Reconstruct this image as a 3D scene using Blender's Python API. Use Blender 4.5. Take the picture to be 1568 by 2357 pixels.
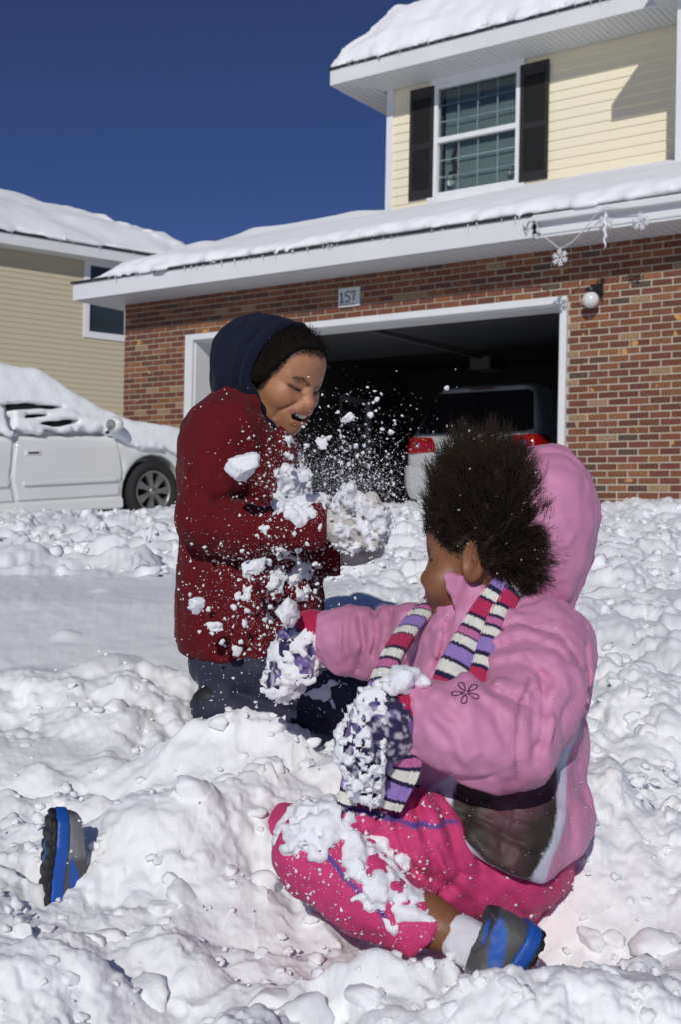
import bpy, bmesh, math, random
import numpy as np
from mathutils import Vector, Matrix

for _o in list(bpy.data.objects):
    bpy.data.objects.remove(_o)
SC = bpy.context.scene
COL = SC.collection
F32 = np.float32

# ------------------------------------------------------------------ camera
FPX, CXP, CYP = 2742.0, 784.0, 1178.5           # focal length and centre in 1568x2357 photo units
PITCH, ROLL = math.radians(0.46), 0.019
_r0 = Vector((1, 0, 0)); _f0 = Vector((0, math.cos(PITCH), math.sin(PITCH))); _u0 = Vector((0, -math.sin(PITCH), math.cos(PITCH)))
CR = _r0 * math.cos(ROLL) + _u0 * math.sin(ROLL)
CU = _u0 * math.cos(ROLL) - _r0 * math.sin(ROLL)
CF = _f0
cam = bpy.data.cameras.new('camera')
cam.sensor_fit = 'VERTICAL'; cam.sensor_height = 36.0; cam.sensor_width = 24.0
cam.lens = 36.0 * FPX / 2357.0
cam.clip_start = 0.05; cam.clip_end = 2000
cam.dof.use_dof = True; cam.dof.focus_distance = 2.15; cam.dof.aperture_fstop = 10.0
camo = bpy.data.objects.new('camera', cam); COL.objects.link(camo)
camo.matrix_world = Matrix(((CR.x, CU.x, -CF.x, 0), (CR.y, CU.y, -CF.y, 0), (CR.z, CU.z, -CF.z, 0), (0, 0, 0, 1)))
SC.camera = camo

def P(x, y, t):
    "point t metres ahead of the camera position, in photo units"
    v = CR * ((x - CXP) / FPX * t) + CU * (-(y - CYP) / FPX * t) + CF * t
    return np.array((v.x, v.y, v.z))

# ------------------------------------------------------------------ light
SUN_EL = math.radians(28.0)
_sd = Vector((-0.186, -0.982, 0)).normalized() * math.cos(SUN_EL) + Vector((0, 0, math.sin(SUN_EL)))   # towards the sun
world = bpy.data.worlds.new('World'); SC.world = world; world.use_nodes = True
_nt = world.node_tree; _bg = _nt.nodes['Background']
_sky = _nt.nodes.new('ShaderNodeTexSky'); _sky.sky_type = 'NISHITA'; _sky.sun_disc = False
_sky.sun_elevation = SUN_EL
_sky.sun_rotation = math.atan2(_sd.x, _sd.y)
_sky.altitude = 3500; _sky.air_density = 1.0; _sky.dust_density = 0.15; _sky.ozone_density = 7.0
_tn = _nt.nodes.new('ShaderNodeMix'); _tn.data_type = 'RGBA'; _tn.blend_type = 'MULTIPLY'; _tn.inputs[0].default_value = 1.0; _tn.inputs[7].default_value = (0.98, 0.82, 1.02, 1)
_nt.links.new(_sky.outputs[0], _tn.inputs[6]); _nt.links.new(_tn.outputs[2], _bg.inputs[0]); _bg.inputs[1].default_value = 0.064
sun = bpy.data.lights.new('sun', 'SUN'); sun.energy = 3.7; sun.angle = math.radians(0.53); sun.color = (1.0, 0.965, 0.915)
suno = bpy.data.objects.new('sun', sun); COL.objects.link(suno)
suno.rotation_euler = (-_sd).to_track_quat('-Z', 'Y').to_euler()
SC.view_settings.view_transform = 'Standard'; SC.view_settings.look = 'None'
SC.view_settings.exposure = -0.58; SC.view_settings.gamma = 1.0; SC.view_settings.use_curve_mapping = False
SC.cycles.max_bounces = 8; SC.cycles.diffuse_bounces = 4; SC.cycles.use_denoising = True

# ------------------------------------------------------------------ materials
def srgb(r, g, b):
    f = lambda c: (c / 12.92 if c <= 0.04045 else ((c + 0.055) / 1.055) ** 2.4)
    return (f(r / 255), f(g / 255), f(b / 255))
MATS = {}
def mat(name, col=(0.5, 0.5, 0.5), rough=0.6, attr=None, var=0.0, vscale=8.0, bump=0.0, bscale=60.0, bdist=0.002,
        metal=0.0, sss=0.0, sssr=(0.02, 0.012, 0.008), spec=0.5, sheen=0.0, coat=0.0, detail=4.0, stretch=None, rand=None, btype=None):
    if name in MATS: return MATS[name]
    m = bpy.data.materials.new(name); m.use_nodes = True; MATS[name] = m
    nt = m.node_tree; N = nt.nodes; L = nt.links; b = N['Principled BSDF']
    b.inputs['Roughness'].default_value = rough; b.inputs['Metallic'].default_value = metal
    b.inputs['Specular IOR Level'].default_value = spec
    b.inputs['Base Color'].default_value = (*col, 1)
    tc = N.new('ShaderNodeTexCoord'); vec = tc.outputs['Object']
    if stretch:
        mp = N.new('ShaderNodeMapping'); mp.inputs['Scale'].default_value = stretch; L.new(vec, mp.inputs[0]); vec = mp.outputs[0]
    src = None
    if attr:
        a = N.new('ShaderNodeAttribute'); a.attribute_name = attr; src = a.outputs['Color']
    if rand:
        oi = N.new('ShaderNodeObjectInfo'); cr = N.new('ShaderNodeValToRGB'); cr.color_ramp.interpolation = 'CONSTANT'
        els = cr.color_ramp.elements
        for i, (pos, c) in enumerate(rand):
            e = els[i] if i < 2 else els.new(pos)
            e.position = pos; e.color = (*c, 1)
        L.new(oi.outputs['Random'], cr.inputs[0]); src = cr.outputs[0]
    if var > 0:
        n = N.new('ShaderNodeTexNoise'); n.inputs['Scale'].default_value = vscale; n.inputs['Detail'].default_value = detail
        L.new(vec, n.inputs['Vector'])
        mr = N.new('ShaderNodeMapRange'); mr.inputs[1].default_value = 0.25; mr.inputs[2].default_value = 0.75
        mr.inputs[3].default_value = 1 - var; mr.inputs[4].default_value = 1 + var
        L.new(n.outputs['Fac'], mr.inputs[0])
        mx = N.new('ShaderNodeVectorMath'); mx.operation = 'SCALE'
        if src: L.new(src, mx.inputs[0])
        else: mx.inputs[0].default_value = col
        L.new(mr.outputs[0], mx.inputs['Scale']); src = mx.outputs[0]
    if src: L.new(src, b.inputs['Base Color'])
    if bump > 0:
        n = N.new('ShaderNodeTexNoise'); n.inputs['Scale'].default_value = bscale; n.inputs['Detail'].default_value = detail
        if btype: n.noise_type = btype; n.inputs['Distortion'].default_value = 0.6
        L.new(vec, n.inputs['Vector'])
        bp = N.new('ShaderNodeBump'); bp.inputs['Strength'].default_value = bump; bp.inputs['Distance'].default_value = bdist
        L.new(n.outputs['Fac'], bp.inputs['Height']); L.new(bp.outputs[0], b.inputs['Normal'])
    if sss > 0:
        b.inputs['Subsurface Weight'].default_value = sss
        b.inputs['Subsurface Radius'].default_value = sssr; b.inputs['Subsurface Scale'].default_value = 1.0
    if sheen > 0:
        b.inputs['Sheen Weight'].default_value = sheen; b.inputs['Sheen Roughness'].default_value = 0.5
    if coat > 0:
        b.inputs['Coat Weight'].default_value = coat; b.inputs['Coat Roughness'].default_value = 0.08
    return m
def glass_mat(name, tint=(0.8, 0.9, 0.9), rough=0.02):
    if name in MATS: return MATS[name]
    m = bpy.data.materials.new(name); m.use_nodes = True; MATS[name] = m
    nt = m.node_tree; N = nt.nodes; L = nt.links; N.remove(N['Principled BSDF'])
    out = N['Material Output']; tr = N.new('ShaderNodeBsdfTransparent'); tr.inputs[0].default_value = (*tint, 1)
    gl = N.new('ShaderNodeBsdfGlossy'); gl.inputs['Roughness'].default_value = rough
    fr = N.new('ShaderNodeFresnel'); fr.inputs[0].default_value = 1.5
    mx = N.new('ShaderNodeMixShader'); L.new(fr.outputs[0], mx.inputs[0]); L.new(tr.outputs[0], mx.inputs[1]); L.new(gl.outputs[0], mx.inputs[2])
    L.new(mx.outputs[0], out.inputs['Surface'])
    return m

M_SNOW = mat('snow', (0.915, 0.938, 0.955), 0.95, bump=0.5, bscale=320, bdist=0.0016, sss=0.18, sssr=(0.010, 0.012, 0.015), spec=0.08, detail=6)
M_SNOWFAR = mat('snow_far', (0.915, 0.938, 0.955), 0.95, bump=0.5, bscale=26, bdist=0.012, spec=0.2, detail=6)
M_WHITE = mat('white_vinyl', (0.77, 0.78, 0.79), 0.45, var=0.04, vscale=3)
M_WHITE2 = mat('white_metal_trim', (0.76, 0.77, 0.78), 0.4, var=0.05, vscale=2)

# ------------------------------------------------------------------ object helpers
def link(o, parent=None):
    COL.objects.link(o)
    if parent is not None: o.parent = parent
    return o
def tag(o, label=None, cat=None, group=None, kind=None):
    if label: o['label'] = label
    if cat: o['category'] = cat
    if group: o['group'] = group
    if kind: o['kind'] = kind
    return o
def empty(name, loc=(0, 0, 0), rz=0.0, parent=None):
    o = bpy.data.objects.new(name, None); o.empty_display_size = 0.1
    o.location = loc; o.rotation_euler = (0, 0, rz)
    return link(o, parent)
def fast_mesh(name, V, Fc, smooth=True):
    "V (n,3), Fc (m,k) integer array with k corners"
    V = np.asarray(V, dtype=F32); Fc = np.asarray(Fc, dtype=np.int32)
    me = bpy.data.meshes.new(name); k = Fc.shape[1]
    me.vertices.add(len(V)); me.vertices.foreach_set('co', V.ravel())
    me.loops.add(Fc.size); me.loops.foreach_set('vertex_index', Fc.ravel())
    me.polygons.add(len(Fc)); me.polygons.foreach_set('loop_start', np.arange(0, Fc.size, k, dtype=np.int32))
    me.polygons.foreach_set('loop_total', np.full(len(Fc), k, dtype=np.int32))
    if smooth: me.polygons.foreach_set('use_smooth', np.ones(len(Fc), dtype=bool))
    me.update(calc_edges=True); me.validate()
    return me
def mobj(name, me, m, parent=None):
    o = bpy.data.objects.new(name, me)
    if m is not None and len(me.materials) == 0: me.materials.append(m)
    return link(o, parent)
def set_col(me, C, name='Col'):
    a = me.attributes.new(name, 'FLOAT_COLOR', 'POINT')
    c = np.ones((len(me.vertices), 4), dtype=F32); c[:, :3] = C
    a.data.foreach_set('color', c.ravel())
_BOXF = [(0, 3, 2, 1), (4, 5, 6, 7), (0, 1, 5, 4), (1, 2, 6, 5), (2, 3, 7, 6), (3, 0, 4, 7)]
class MB:
    "collects shapes into one mesh"
    def __init__(s): s.v = []; s.f = []; s.sm = []
    def add(s, v, f, smooth=False):
        o = len(s.v); s.v += [tuple(map(float, q)) for q in v]; s.f += [tuple(o + i for i in q) for q in f]; s.sm += [smooth] * len(f); return s
    def box(s, a, b):
        x0, y0, z0 = a; x1, y1, z1 = b
        if x0 > x1: x0, x1 = x1, x0
        if y0 > y1: y0, y1 = y1, y0
        if z0 > z1: z0, z1 = z1, z0
        return s.add([(x0, y0, z0), (x1, y0, z0), (x1, y1, z0), (x0, y1, z0), (x0, y0, z1), (x1, y0, z1), (x1, y1, z1), (x0, y1, z1)], _BOXF)
    def prism(s, pts, ax, a, b):
        "closed polygon pts (2D) extruded along axis ax from a to b"
        n = len(pts)
        def mk(p, w): return {0: (w, p[0], p[1]), 1: (p[0], w, p[1]), 2: (p[0], p[1], w)}[ax]
        v = [mk(p, a) for p in pts] + [mk(p, b) for p in pts]
        f = [tuple(range(n))[::-1], tuple(range(n, 2 * n))] + [(i, (i + 1) % n, n + (i + 1) % n, n + i) for i in range(n)]
        return s.add(v, f)
    def tube(s, pts, rad, seg=8, cap=True):
        pts = [Vector(p) for p in pts]; n = len(pts)
        rad = rad if hasattr(rad, '__len__') else [rad] * n
        v = []; f = []; prev = None
        for i, p in enumerate(pts):
            d = (pts[min(i + 1, n - 1)] - pts[max(i - 1, 0)]).normalized()
            if prev is None:
                a = d.orthogonal().normalized()
            else:
                a = (prev - d * prev.dot(d)).normalized()
            prev = a; b = d.cross(a)
            for k in range(seg):
                t = 2 * math.pi * k / seg
                v.append(p + (a * math.cos(t) + b * math.sin(t)) * rad[i])
        for i in range(n - 1):
            for k in range(seg):
                f.append((i * seg + k, i * seg + (k + 1) % seg, (i + 1) * seg + (k + 1) % seg, (i + 1) * seg + k))
        if cap: f += [tuple(range(seg))[::-1], tuple(range((n - 1) * seg, n * seg))]
        return s.add(v, f, True)
    def lathe(s, prof, seg=24, M=None):
        "prof [(r, z)], about z, transformed by M"
        v = []; f = []; n = len(prof)
        for r, z in prof:
            for k in range(seg):
                t = 2 * math.pi * k / seg; q = Vector((r * math.cos(t), r * math.sin(t), z))
                v.append(M @ q if M is not None else q)
        for i in range(n - 1):
            for k in range(seg):
                f.append((i * seg + k, i * seg + (k + 1) % seg, (i + 1) * seg + (k + 1) % seg, (i + 1) * seg + k))
        return s.add(v, f, True)
    def build(s, name, m, parent=None, bevel=0.0, seg=1):
        me = bpy.data.meshes.new(name); me.from_pydata(s.v, [], s.f)
        me.polygons.foreach_set('use_smooth', s.sm); me.update()
        if bevel > 0:
            bm = bmesh.new(); bm.from_mesh(me)
            bmesh.ops.bevel(bm, geom=bm.edges[:], offset=bevel, segments=seg, affect='EDGES', profile=0.6)
            bm.to_mesh(me); bm.free()
        return mobj(name, me, m, parent)
def box(name, a, b, m, parent=None, bevel=0.0):
    return MB().box(a, b).build(name, m, parent, bevel)

# ------------------------------------------------------------------ noise
_rng = np.random.default_rng(7)
_LAT = _rng.uniform(-1, 1, (64, 64, 64)).astype(F32)
def vnoise(p):
    p = np.asarray(p, dtype=F32); i = np.floor(p).astype(np.int32); f = p - i; f = f * f * (3 - 2 * f)
    x0, y0, z0 = i[:, 0] & 63, i[:, 1] & 63, i[:, 2] & 63; x1, y1, z1 = (x0 + 1) & 63, (y0 + 1) & 63, (z0 + 1) & 63
    fx, fy, fz = f[:, 0], f[:, 1], f[:, 2]
    a = _LAT[x0, y0, z0] * (1 - fx) + _LAT[x1, y0, z0] * fx; b = _LAT[x0, y1, z0] * (1 - fx) + _LAT[x1, y1, z0] * fx
    c = _LAT[x0, y0, z1] * (1 - fx) + _LAT[x1, y0, z1] * fx; d = _LAT[x0, y1, z1] * (1 - fx) + _LAT[x1, y1, z1] * fx
    return (a * (1 - fy) + b * fy) * (1 - fz) + (c * (1 - fy) + d * fy) * fz
def fbm(p, scale, octv=3, seed=0.0, gain=0.5):
    p = np.asarray(p, dtype=F32) * scale + np.array((seed * 7.31, seed * 3.17, seed * 5.53), dtype=F32)
    s = 0; a = 1.0
    for k in range(octv):
        s = s + a * vnoise(p); p = p * 2.03 + 11.7; a *= gain
    return s

# ------------------------------------------------------------------ signed distance modelling
def smin(a, b, k):
    h = np.maximum(k - np.abs(a - b), 0) / k
    return np.minimum(a, b) - h * h * k * 0.25
def smax(a, b, k): return -smin(-a, -b, k)
def sph(p, c, r): return np.sqrt(((p - np.asarray(c, F32)) ** 2).sum(1)) - r
def ell(p, c, r, R=None):
    q = p - np.asarray(c, F32)
    if R is not None: q = q @ np.asarray(R, F32).T
    r = np.asarray(r, F32)
    k0 = np.sqrt(((q / r) ** 2).sum(1)); k1 = np.sqrt(((q / (r * r)) ** 2).sum(1)) + 1e-9
    return k0 * (k0 - 1) / k1
def cap(p, a, b, ra, rb):
    a = np.asarray(a, F32); b = np.asarray(b, F32); ab = b - a; q = p - a
    t = np.clip((q @ ab) / max(float(ab @ ab), 1e-9), 0, 1)
    d = q - t[:, None] * ab
    return np.sqrt((d * d).sum(1)) - (ra + (rb - ra) * t)
def chain(p, pts, rad, k=0.02):
    d = None
    for i in range(len(pts) - 1):
        c = cap(p, pts[i], pts[i + 1], rad[i], rad[i + 1]); d = c if d is None else smin(d, c, k)
    return d
def pldist(p, pts):
    d = None
    for i in range(len(pts) - 1):
        c = cap(p, pts[i], pts[i + 1], 0, 0); d = c if d is None else np.minimum(d, c)
    return d
def rbox(p, c, hs, r, R=None):
    q = p - np.asarray(c, F32)
    if R is not None: q = q @ np.asarray(R, F32).T
    q = np.abs(q) - (np.asarray(hs, F32) - r)
    return np.sqrt((np.maximum(q, 0) ** 2).sum(1)) + np.minimum(q.max(1), 0) - r
def poly2(u, w, pts):
    "signed distance to a closed 2D polygon"
    n = len(pts); d = np.full(u.shape, 1e9, F32); s = np.ones(u.shape, F32)
    for i in range(n):
        x0, y0 = pts[i]; x1, y1 = pts[i - 1]; ex, ey = x1 - x0, y1 - y0; wx, wy = u - x0, w - y0
        t = np.clip((wx * ex + wy * ey) / (ex * ex + ey * ey + 1e-12), 0, 1)
        bx_, by_ = wx - ex * t, wy - ey * t; d = np.minimum(d, bx_ * bx_ + by_ * by_)
        c1 = w >= y0; c2 = w < y1; c3 = ex * wy > ey * wx
        s = np.where((c1 & c2 & c3) | (~c1 & ~c2 & ~c3), -s, s)
    return s * np.sqrt(d)
def frame(fwd, up=(0, 0, 1)):
    "rows: forward, left, up"
    f = Vector(fwd).normalized(); u = Vector(up); l = u.cross(f).normalized(); u = f.cross(l)
    return np.array((f, l, u), dtype=F32)
def sdf_mesh(name, fn, lo, hi, h, margin=1.6):
    lo = np.asarray(lo, F32); hi = np.asarray(hi, F32); B = 8
    nb = np.maximum(np.ceil((hi - lo) / (h * B)).astype(int), 1); n = nb * B
    bi = np.stack(np.meshgrid(*[np.arange(k) for k in nb], indexing='ij'), -1).reshape(-1, 3)
    bc = lo + (bi * B + (B - 1) / 2) * h
    fc = fn(bc.astype(F32)).astype(F32)
    lim = h * B * 0.5 * 1.7321 * margin
    D = np.repeat(np.repeat(np.repeat(np.where(fc < 0, -1, 1).astype(F32).reshape(nb), B, 0), B, 1), B, 2)
    keep = bi[np.abs(fc) < lim]
    off = np.stack(np.meshgrid(*[np.arange(B)] * 3, indexing='ij'), -1).reshape(-1, 3)
    CH = 1500
    for s in range(0, len(keep), CH):
        idx = (keep[s:s + CH, None, :] * B + off[None]).reshape(-1, 3)
        D[idx[:, 0], idx[:, 1], idx[:, 2]] = fn((lo + idx * h).astype(F32))
    S = D < 0
    cnt = np.zeros(n - 1, np.int8)
    for i in (0, 1):
        for j in (0, 1):
            for k in (0, 1):
                cnt += S[i:n[0] - 1 + i, j:n[1] - 1 + j, k:n[2] - 1 + k]
    act = np.argwhere((cnt > 0) & (cnt < 8))
    if len(act) == 0: raise RuntimeError('empty sdf ' + name)
    vid = np.full(n - 1, -1, np.int32); vid[act[:, 0], act[:, 1], act[:, 2]] = np.arange(len(act))
    cs = [(i, j, k) for i in (0, 1) for j in (0, 1) for k in (0, 1)]
    val = np.stack([D[act[:, 0] + c[0], act[:, 1] + c[1], act[:, 2] + c[2]] for c in cs], 1)
    acc = np.zeros((len(act), 3), F32); num = np.zeros(len(act), F32)
    for a in range(8):
        for b in range(a + 1, 8):
            df = np.array(cs[b]) - np.array(cs[a])
            if np.abs(df).sum() != 1: continue
            va, vb = val[:, a], val[:, b]; m = (va < 0) != (vb < 0)
            t = np.where(m, va / np.where(m, va - vb, 1), 0)
            acc += np.where(m[:, None], np.array(cs[a], F32) + t[:, None] * df, 0); num += m
    V = lo + (act + acc / num[:, None]) * h
    quads = []
    for ax in range(3):
        sl0 = [slice(1, -1)] * 3; sl1 = [slice(1, -1)] * 3
        sl0[ax] = slice(0, n[ax] - 1); sl1[ax] = slice(1, n[ax])
        A, Bq = S[tuple(sl0)], S[tuple(sl1)]
        e = np.argwhere(A != Bq)
        if len(e) == 0: continue
        inside = A[e[:, 0], e[:, 1], e[:, 2]]
        base = e + 1; base[:, ax] -= 1
        b1, b2 = (ax + 1) % 3, (ax + 2) % 3
        def at(d1, d2):
            q = base.copy(); q[:, b1] -= d1; q[:, b2] -= d2
            return vid[q[:, 0], q[:, 1], q[:, 2]]
        q = np.stack([at(1, 1), at(0, 1), at(0, 0), at(1, 0)], 1)
        q[~inside] = q[~inside][:, ::-1]
        quads.append(q)
    Q = np.concatenate(quads); Q = Q[(Q >= 0).all(1)]
    return V, Q
def sdf_obj(name, fn, lo, hi, h, m, parent=None, color=None, margin=1.6):
    V, Q = sdf_mesh(name, fn, lo, hi, h, margin)
    me = fast_mesh(name, V, Q)
    if color is not None: set_col(me, color(V) if callable(color) else color)
    return mobj(name, me, m, parent)
def lerp1(x, xs, ys): return np.interp(x, xs, ys).astype(F32)
def bounds(pts, pad):
    a = np.array(pts); return a.min(0) - pad, a.max(0) + pad
# ------------------------------------------------------------------ snow ground
_PD = np.array([-60, -8, 0.0, 0.9, 1.4, 1.85, 2.3, 2.9, 3.45, 5.0, 8.0, 11.0, 14.0, 30.0, 400.0])
_PZ = np.array([-3.5, -1.0, -0.68, -0.65, -0.61, -0.565, -0.46, -0.335, -0.25, -0.165, -0.03, 0.10, 0.12, 0.1, 0.1])
def smooth01(a, b, x): 
    t = np.clip((x - a) / (b - a), 0, 1); return t * t * (3 - 2 * t)
def ground_z(x, y):
    z = np.interp(y, _PD, _PZ)
    z = z + 0.045 * np.clip(x, -4, 4) * smooth01(5, 11, y)
    return z
PITS = []      # (x, y, rx, ry, dz): hollows (negative) and heaps (positive) round the figures
def px_pit(px, py, t, rx, ry, dz):
    q = P(px, py, t); PITS.append((q[0], q[1], rx, ry, dz))
px_pit(1080, 2050, 1.74, 0.26, 0.17, -0.055)     # under the sitting child
px_pit(1350, 2060, 1.72, 0.10, 0.10, -0.03)
px_pit(560, 1600, 2.46, 0.22, 0.20, -0.04)       # under the kneeling girl
px_pit(790, 1720, 2.10, 0.22, 0.09, 0.030)
px_pit(560, 1640, 2.22, 0.16, 0.07, 0.062)
px_pit(455, 1625, 2.24, 0.08, 0.06, 0.050)
px_pit(120, 2010, 1.76, 0.08, 0.07, -0.045)
px_pit(290, 2000, 1.90, 0.07, 0.10, 0.040)       # over the stretched leg
px_pit(400, 1980, 1.92, 0.12, 0.11, 0.058)
px_pit(510, 1990, 1.93, 0.07, 0.10, 0.045)
px_pit(560, 2120, 1.66, 0.15, 0.08, 0.030)
px_pit(880, 2220, 1.52, 0.14, 0.05, 0.045)
px_pit(1400, 1800, 2.0, 0.10, 0.2, 0.05)
px_pit(1380, 2260, 1.42, 0.12, 0.06, 0.055)
px_pit(1150, 2310, 1.43, 0.10, 0.045, 0.055)
px_pit(120, 2200, 1.50, 0.14, 0.06, 0.06)
px_pit(330, 2280, 1.42, 0.05, 0.08, -0.07)
px_pit(1470, 1620, 2.5, 0.15, 0.25, 0.06)
rs = np.random.default_rng(21)
def raster(x0, x1, y0, y1, res, groups):
    xs = np.arange(x0, x1, res); ys = np.arange(y0, y1, res)
    X, Y = np.meshgrid(xs, ys, indexing='ij')
    H = ground_z(X, Y)
    for (cx, cy, rx, ry, dz) in PITS:
        H = H + dz * np.exp(-(((X - cx) / rx) ** 2 + ((Y - cy) / ry) ** 2))
    p3 = np.stack([X.ravel(), Y.ravel(), np.zeros(X.size)], 1)
    def billow(sc, sd): 
        q = p3.copy(); w = fbm(p3, sc * 0.8, 2, sd + 40) * 0.35 / sc; q[:, 0] += w; q[:, 1] += fbm(p3, sc * 0.8, 2, sd + 41) * 0.35 / sc
        return 1 - np.abs(fbm(q, sc, 1, sd)) * 2.0
    k = 1.0 if res < 0.01 else 1.25
    H = H + ((0.030 * fbm(p3, 1.7, 3, 1) - 0.034 * k * billow(3.6 / k, 2) - 0.020 * k * billow(8.5 / k, 6) - 0.004 * k * billow(23 / k, 7) + 0.028 * k)).reshape(X.shape) * churn(X, Y)
    for (n, rmin, rmax, flat, lift) in groups:
        HB = H.copy()
        cxs = rs.uniform(x0, x1, n); cys = rs.uniform(y0, y1, n)
        rad = rmin * (rmax / rmin) ** (rs.random(n) ** 1.7); keep = rs.random(n) < churn(cxs, cys)
        for cx, cy, r in zip(cxs[keep], cys[keep], rad[keep]):
            e = rs.uniform(0.7, 1.4); th = rs.uniform(0, math.pi); ca, sa = math.cos(th), math.sin(th)
            R = r * max(e, 1 / e) * 1.15
            i0, i1 = int((cx - R - x0) / res), int((cx + R - x0) / res) + 2; j0, j1 = int((cy - R - y0) / res), int((cy + R - y0) / res) + 2
            i0, j0 = max(i0, 0), max(j0, 0); i1, j1 = min(i1, len(xs)), min(j1, len(ys))
            if i1 - i0 < 2 or j1 - j0 < 2: continue
            dx = X[i0:i1, j0:j1] - cx; dy = Y[i0:i1, j0:j1] - cy
            q = ((dx * ca + dy * sa) / (r * e)) ** 2 + ((-dx * sa + dy * ca) / (r / e)) ** 2
            H[i0:i1, j0:j1] += flat * r * rs.uniform(0.5, 1.1) * np.clip(1 - q, 0, 1) ** 1.3
    return H
def churn(x, y):
    "how trodden the snow is: smooth strip at the left, trodden in front and towards the drive"
    c = np.clip(1.0 - smooth01(2.62, 2.85, y), 0, 1) + smooth01(3.9, 4.6, y) + smooth01(-0.12, 0.22, x) * 0.9
    c = c * (1 - 0.75 * np.exp(-(((x + 0.62) / 0.30) ** 2 + ((y - 2.32) / 0.10) ** 2)))
    return np.clip(c, 0.03, 1)
GX0, GX1, GY0, GY1, GR = -1.7, 1.7, 0.8, 4.6, 0.0056
HX0, HX1, HY0, HY1, HR = -8.0, 9.0, 3.9, 17.0, 0.026
H1 = raster(GX0, GX1, GY0, GY1, GR, [(260, 0.04, 0.12, 0.42, 0.35), (900, 0.015, 0.05, 0.5, 0.5), (2600, 0.006, 0.014, 0.55, 0.5)])
H2 = raster(HX0, HX1, HY0, HY1, HR, [(500, 0.10, 0.26, 0.22, 0.3), (5000, 0.045, 0.10, 0.45, 0.5), (14000, 0.03, 0.055, 0.6, 0.5)])
def bil(H, x0, y0, res, x, y):
    u = np.clip((x - x0) / res, 0, H.shape[0] - 1.001); v = np.clip((y - y0) / res, 0, H.shape[1] - 1.001)
    i = u.astype(int); j = v.astype(int); a = u - i; b = v - j
    return (H[i, j] * (1 - a) + H[i + 1, j] * a) * (1 - b) + (H[i, j + 1] * (1 - a) + H[i + 1, j + 1] * a) * b
def snow_z(x, y):
    x = np.atleast_1d(np.asarray(x, float)); y = np.atleast_1d(np.asarray(y, float))
    p3 = np.stack([x, y, np.zeros_like(x)], 1)
    s = np.clip(y / 3.0, 0.5, 1.8)
    wx = 0.012 * s * fbm(p3, 26, 2, 3); wy = 0.012 * s * fbm(p3, 26, 2, 4)
    a = bil(H1, GX0, GY0, GR, x + wx, y + wy); b = bil(H2, HX0, HY0, HR, x + wx, y + wy)
    base = ground_z(x, y) - 0.01
    w1 = smooth01(3.95, 4.5, y); z = a * (1 - w1) + b * w1
    in1 = smooth01(GX1, GX1 - 0.25, np.abs(x)); inn = np.where(y < 4.2, in1, 1.0) * smooth01(0.8, 0.95, y) * smooth01(16.9, 16.0, y) * smooth01(8.0, 7.2, np.abs(x))
    inn = np.maximum(inn, w1 * smooth01(16.9, 16.0, y) * smooth01(8.0, 7.2, np.abs(x)))
    z = z * inn + base * (1 - inn)
    return z
nc, nr = 460, 780
_t = np.linspace(-1, 1, nc); PH = 0.335 * _t + 0.40 * np.sign(_t) * np.clip(np.abs(_t) - 0.86, 0, 1) ** 1.0 * 4
RR = np.concatenate([1.12 * (2.7 / 1.12) ** np.linspace(0, 1, 440, endpoint=False), 2.7 * (17.5 / 2.7) ** np.linspace(0, 1, nr - 440)])
GXX = np.tan(PH)[:, None] * RR[None]; GYY = np.repeat(RR[None], nc, 0)
GZZ = snow_z(GXX.ravel(), GYY.ravel())
_i = np.arange(nc * nr).reshape(nc, nr)
_q = np.stack([_i[:-1, :-1], _i[1:, :-1], _i[1:, 1:], _i[:-1, 1:]], -1).reshape(-1, 4)
# crumbly relief: pushed out along the surface normal, so that it overhangs a little
GP = np.stack([GXX, GYY, GZZ.reshape(nc, nr)], -1)
_du = np.gradient(GP, axis=0); _dv = np.gradient(GP, axis=1); _nn = np.cross(_du, _dv); _nn /= np.linalg.norm(_nn, axis=-1, keepdims=True) + 1e-9
_flat = GP.reshape(-1, 3); _s = np.clip(GYY.ravel() / 2.0, 0.7, 2.2); _ch = churn(GXX.ravel(), GYY.ravel())
def crumb(sc, sd): return np.abs(fbm(_flat / _s[:, None] ** 0.8, sc, 2, sd))
_d = _s * (0.0075 * fbm(_flat / _s[:, None] ** 0.8, 14, 2, 51) + (0.0125 * crumb(19, 52) + 0.0062 * crumb(47, 53)) * np.clip(0.75 + 0.9 * fbm(_flat, 3.1, 2, 58), 0.15, 1.5) + 0.0022 * crumb(120, 55) - 0.007) * (0.12 + 0.88 * _ch) + 0.0008 * fbm(_flat, 160, 1, 54)
GP = _flat + _nn.reshape(-1, 3) * _d[:, None]
tag(mobj('snow_ground', fast_mesh('snow_ground', GP, _q), M_SNOW), kind='structure')
_a = np.concatenate([np.linspace(-400, -20, 12), np.linspace(-16, 18, 60), np.linspace(22, 400, 12)])
_X, _Y = np.meshgrid(_a, _a, indexing='ij'); _Z = ground_z(_X, _Y) - 0.14
_i = np.arange(_X.size).reshape(_X.shape)
_q = np.stack([_i[:-1, :-1], _i[1:, :-1], _i[1:, 1:], _i[:-1, 1:]], -1).reshape(-1, 4)
tag(mobj('snow_field', fast_mesh('snow_field', np.stack([_X.ravel(), _Y.ravel(), _Z.ravel()], 1), _q), M_SNOWFAR), kind='structure')

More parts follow.
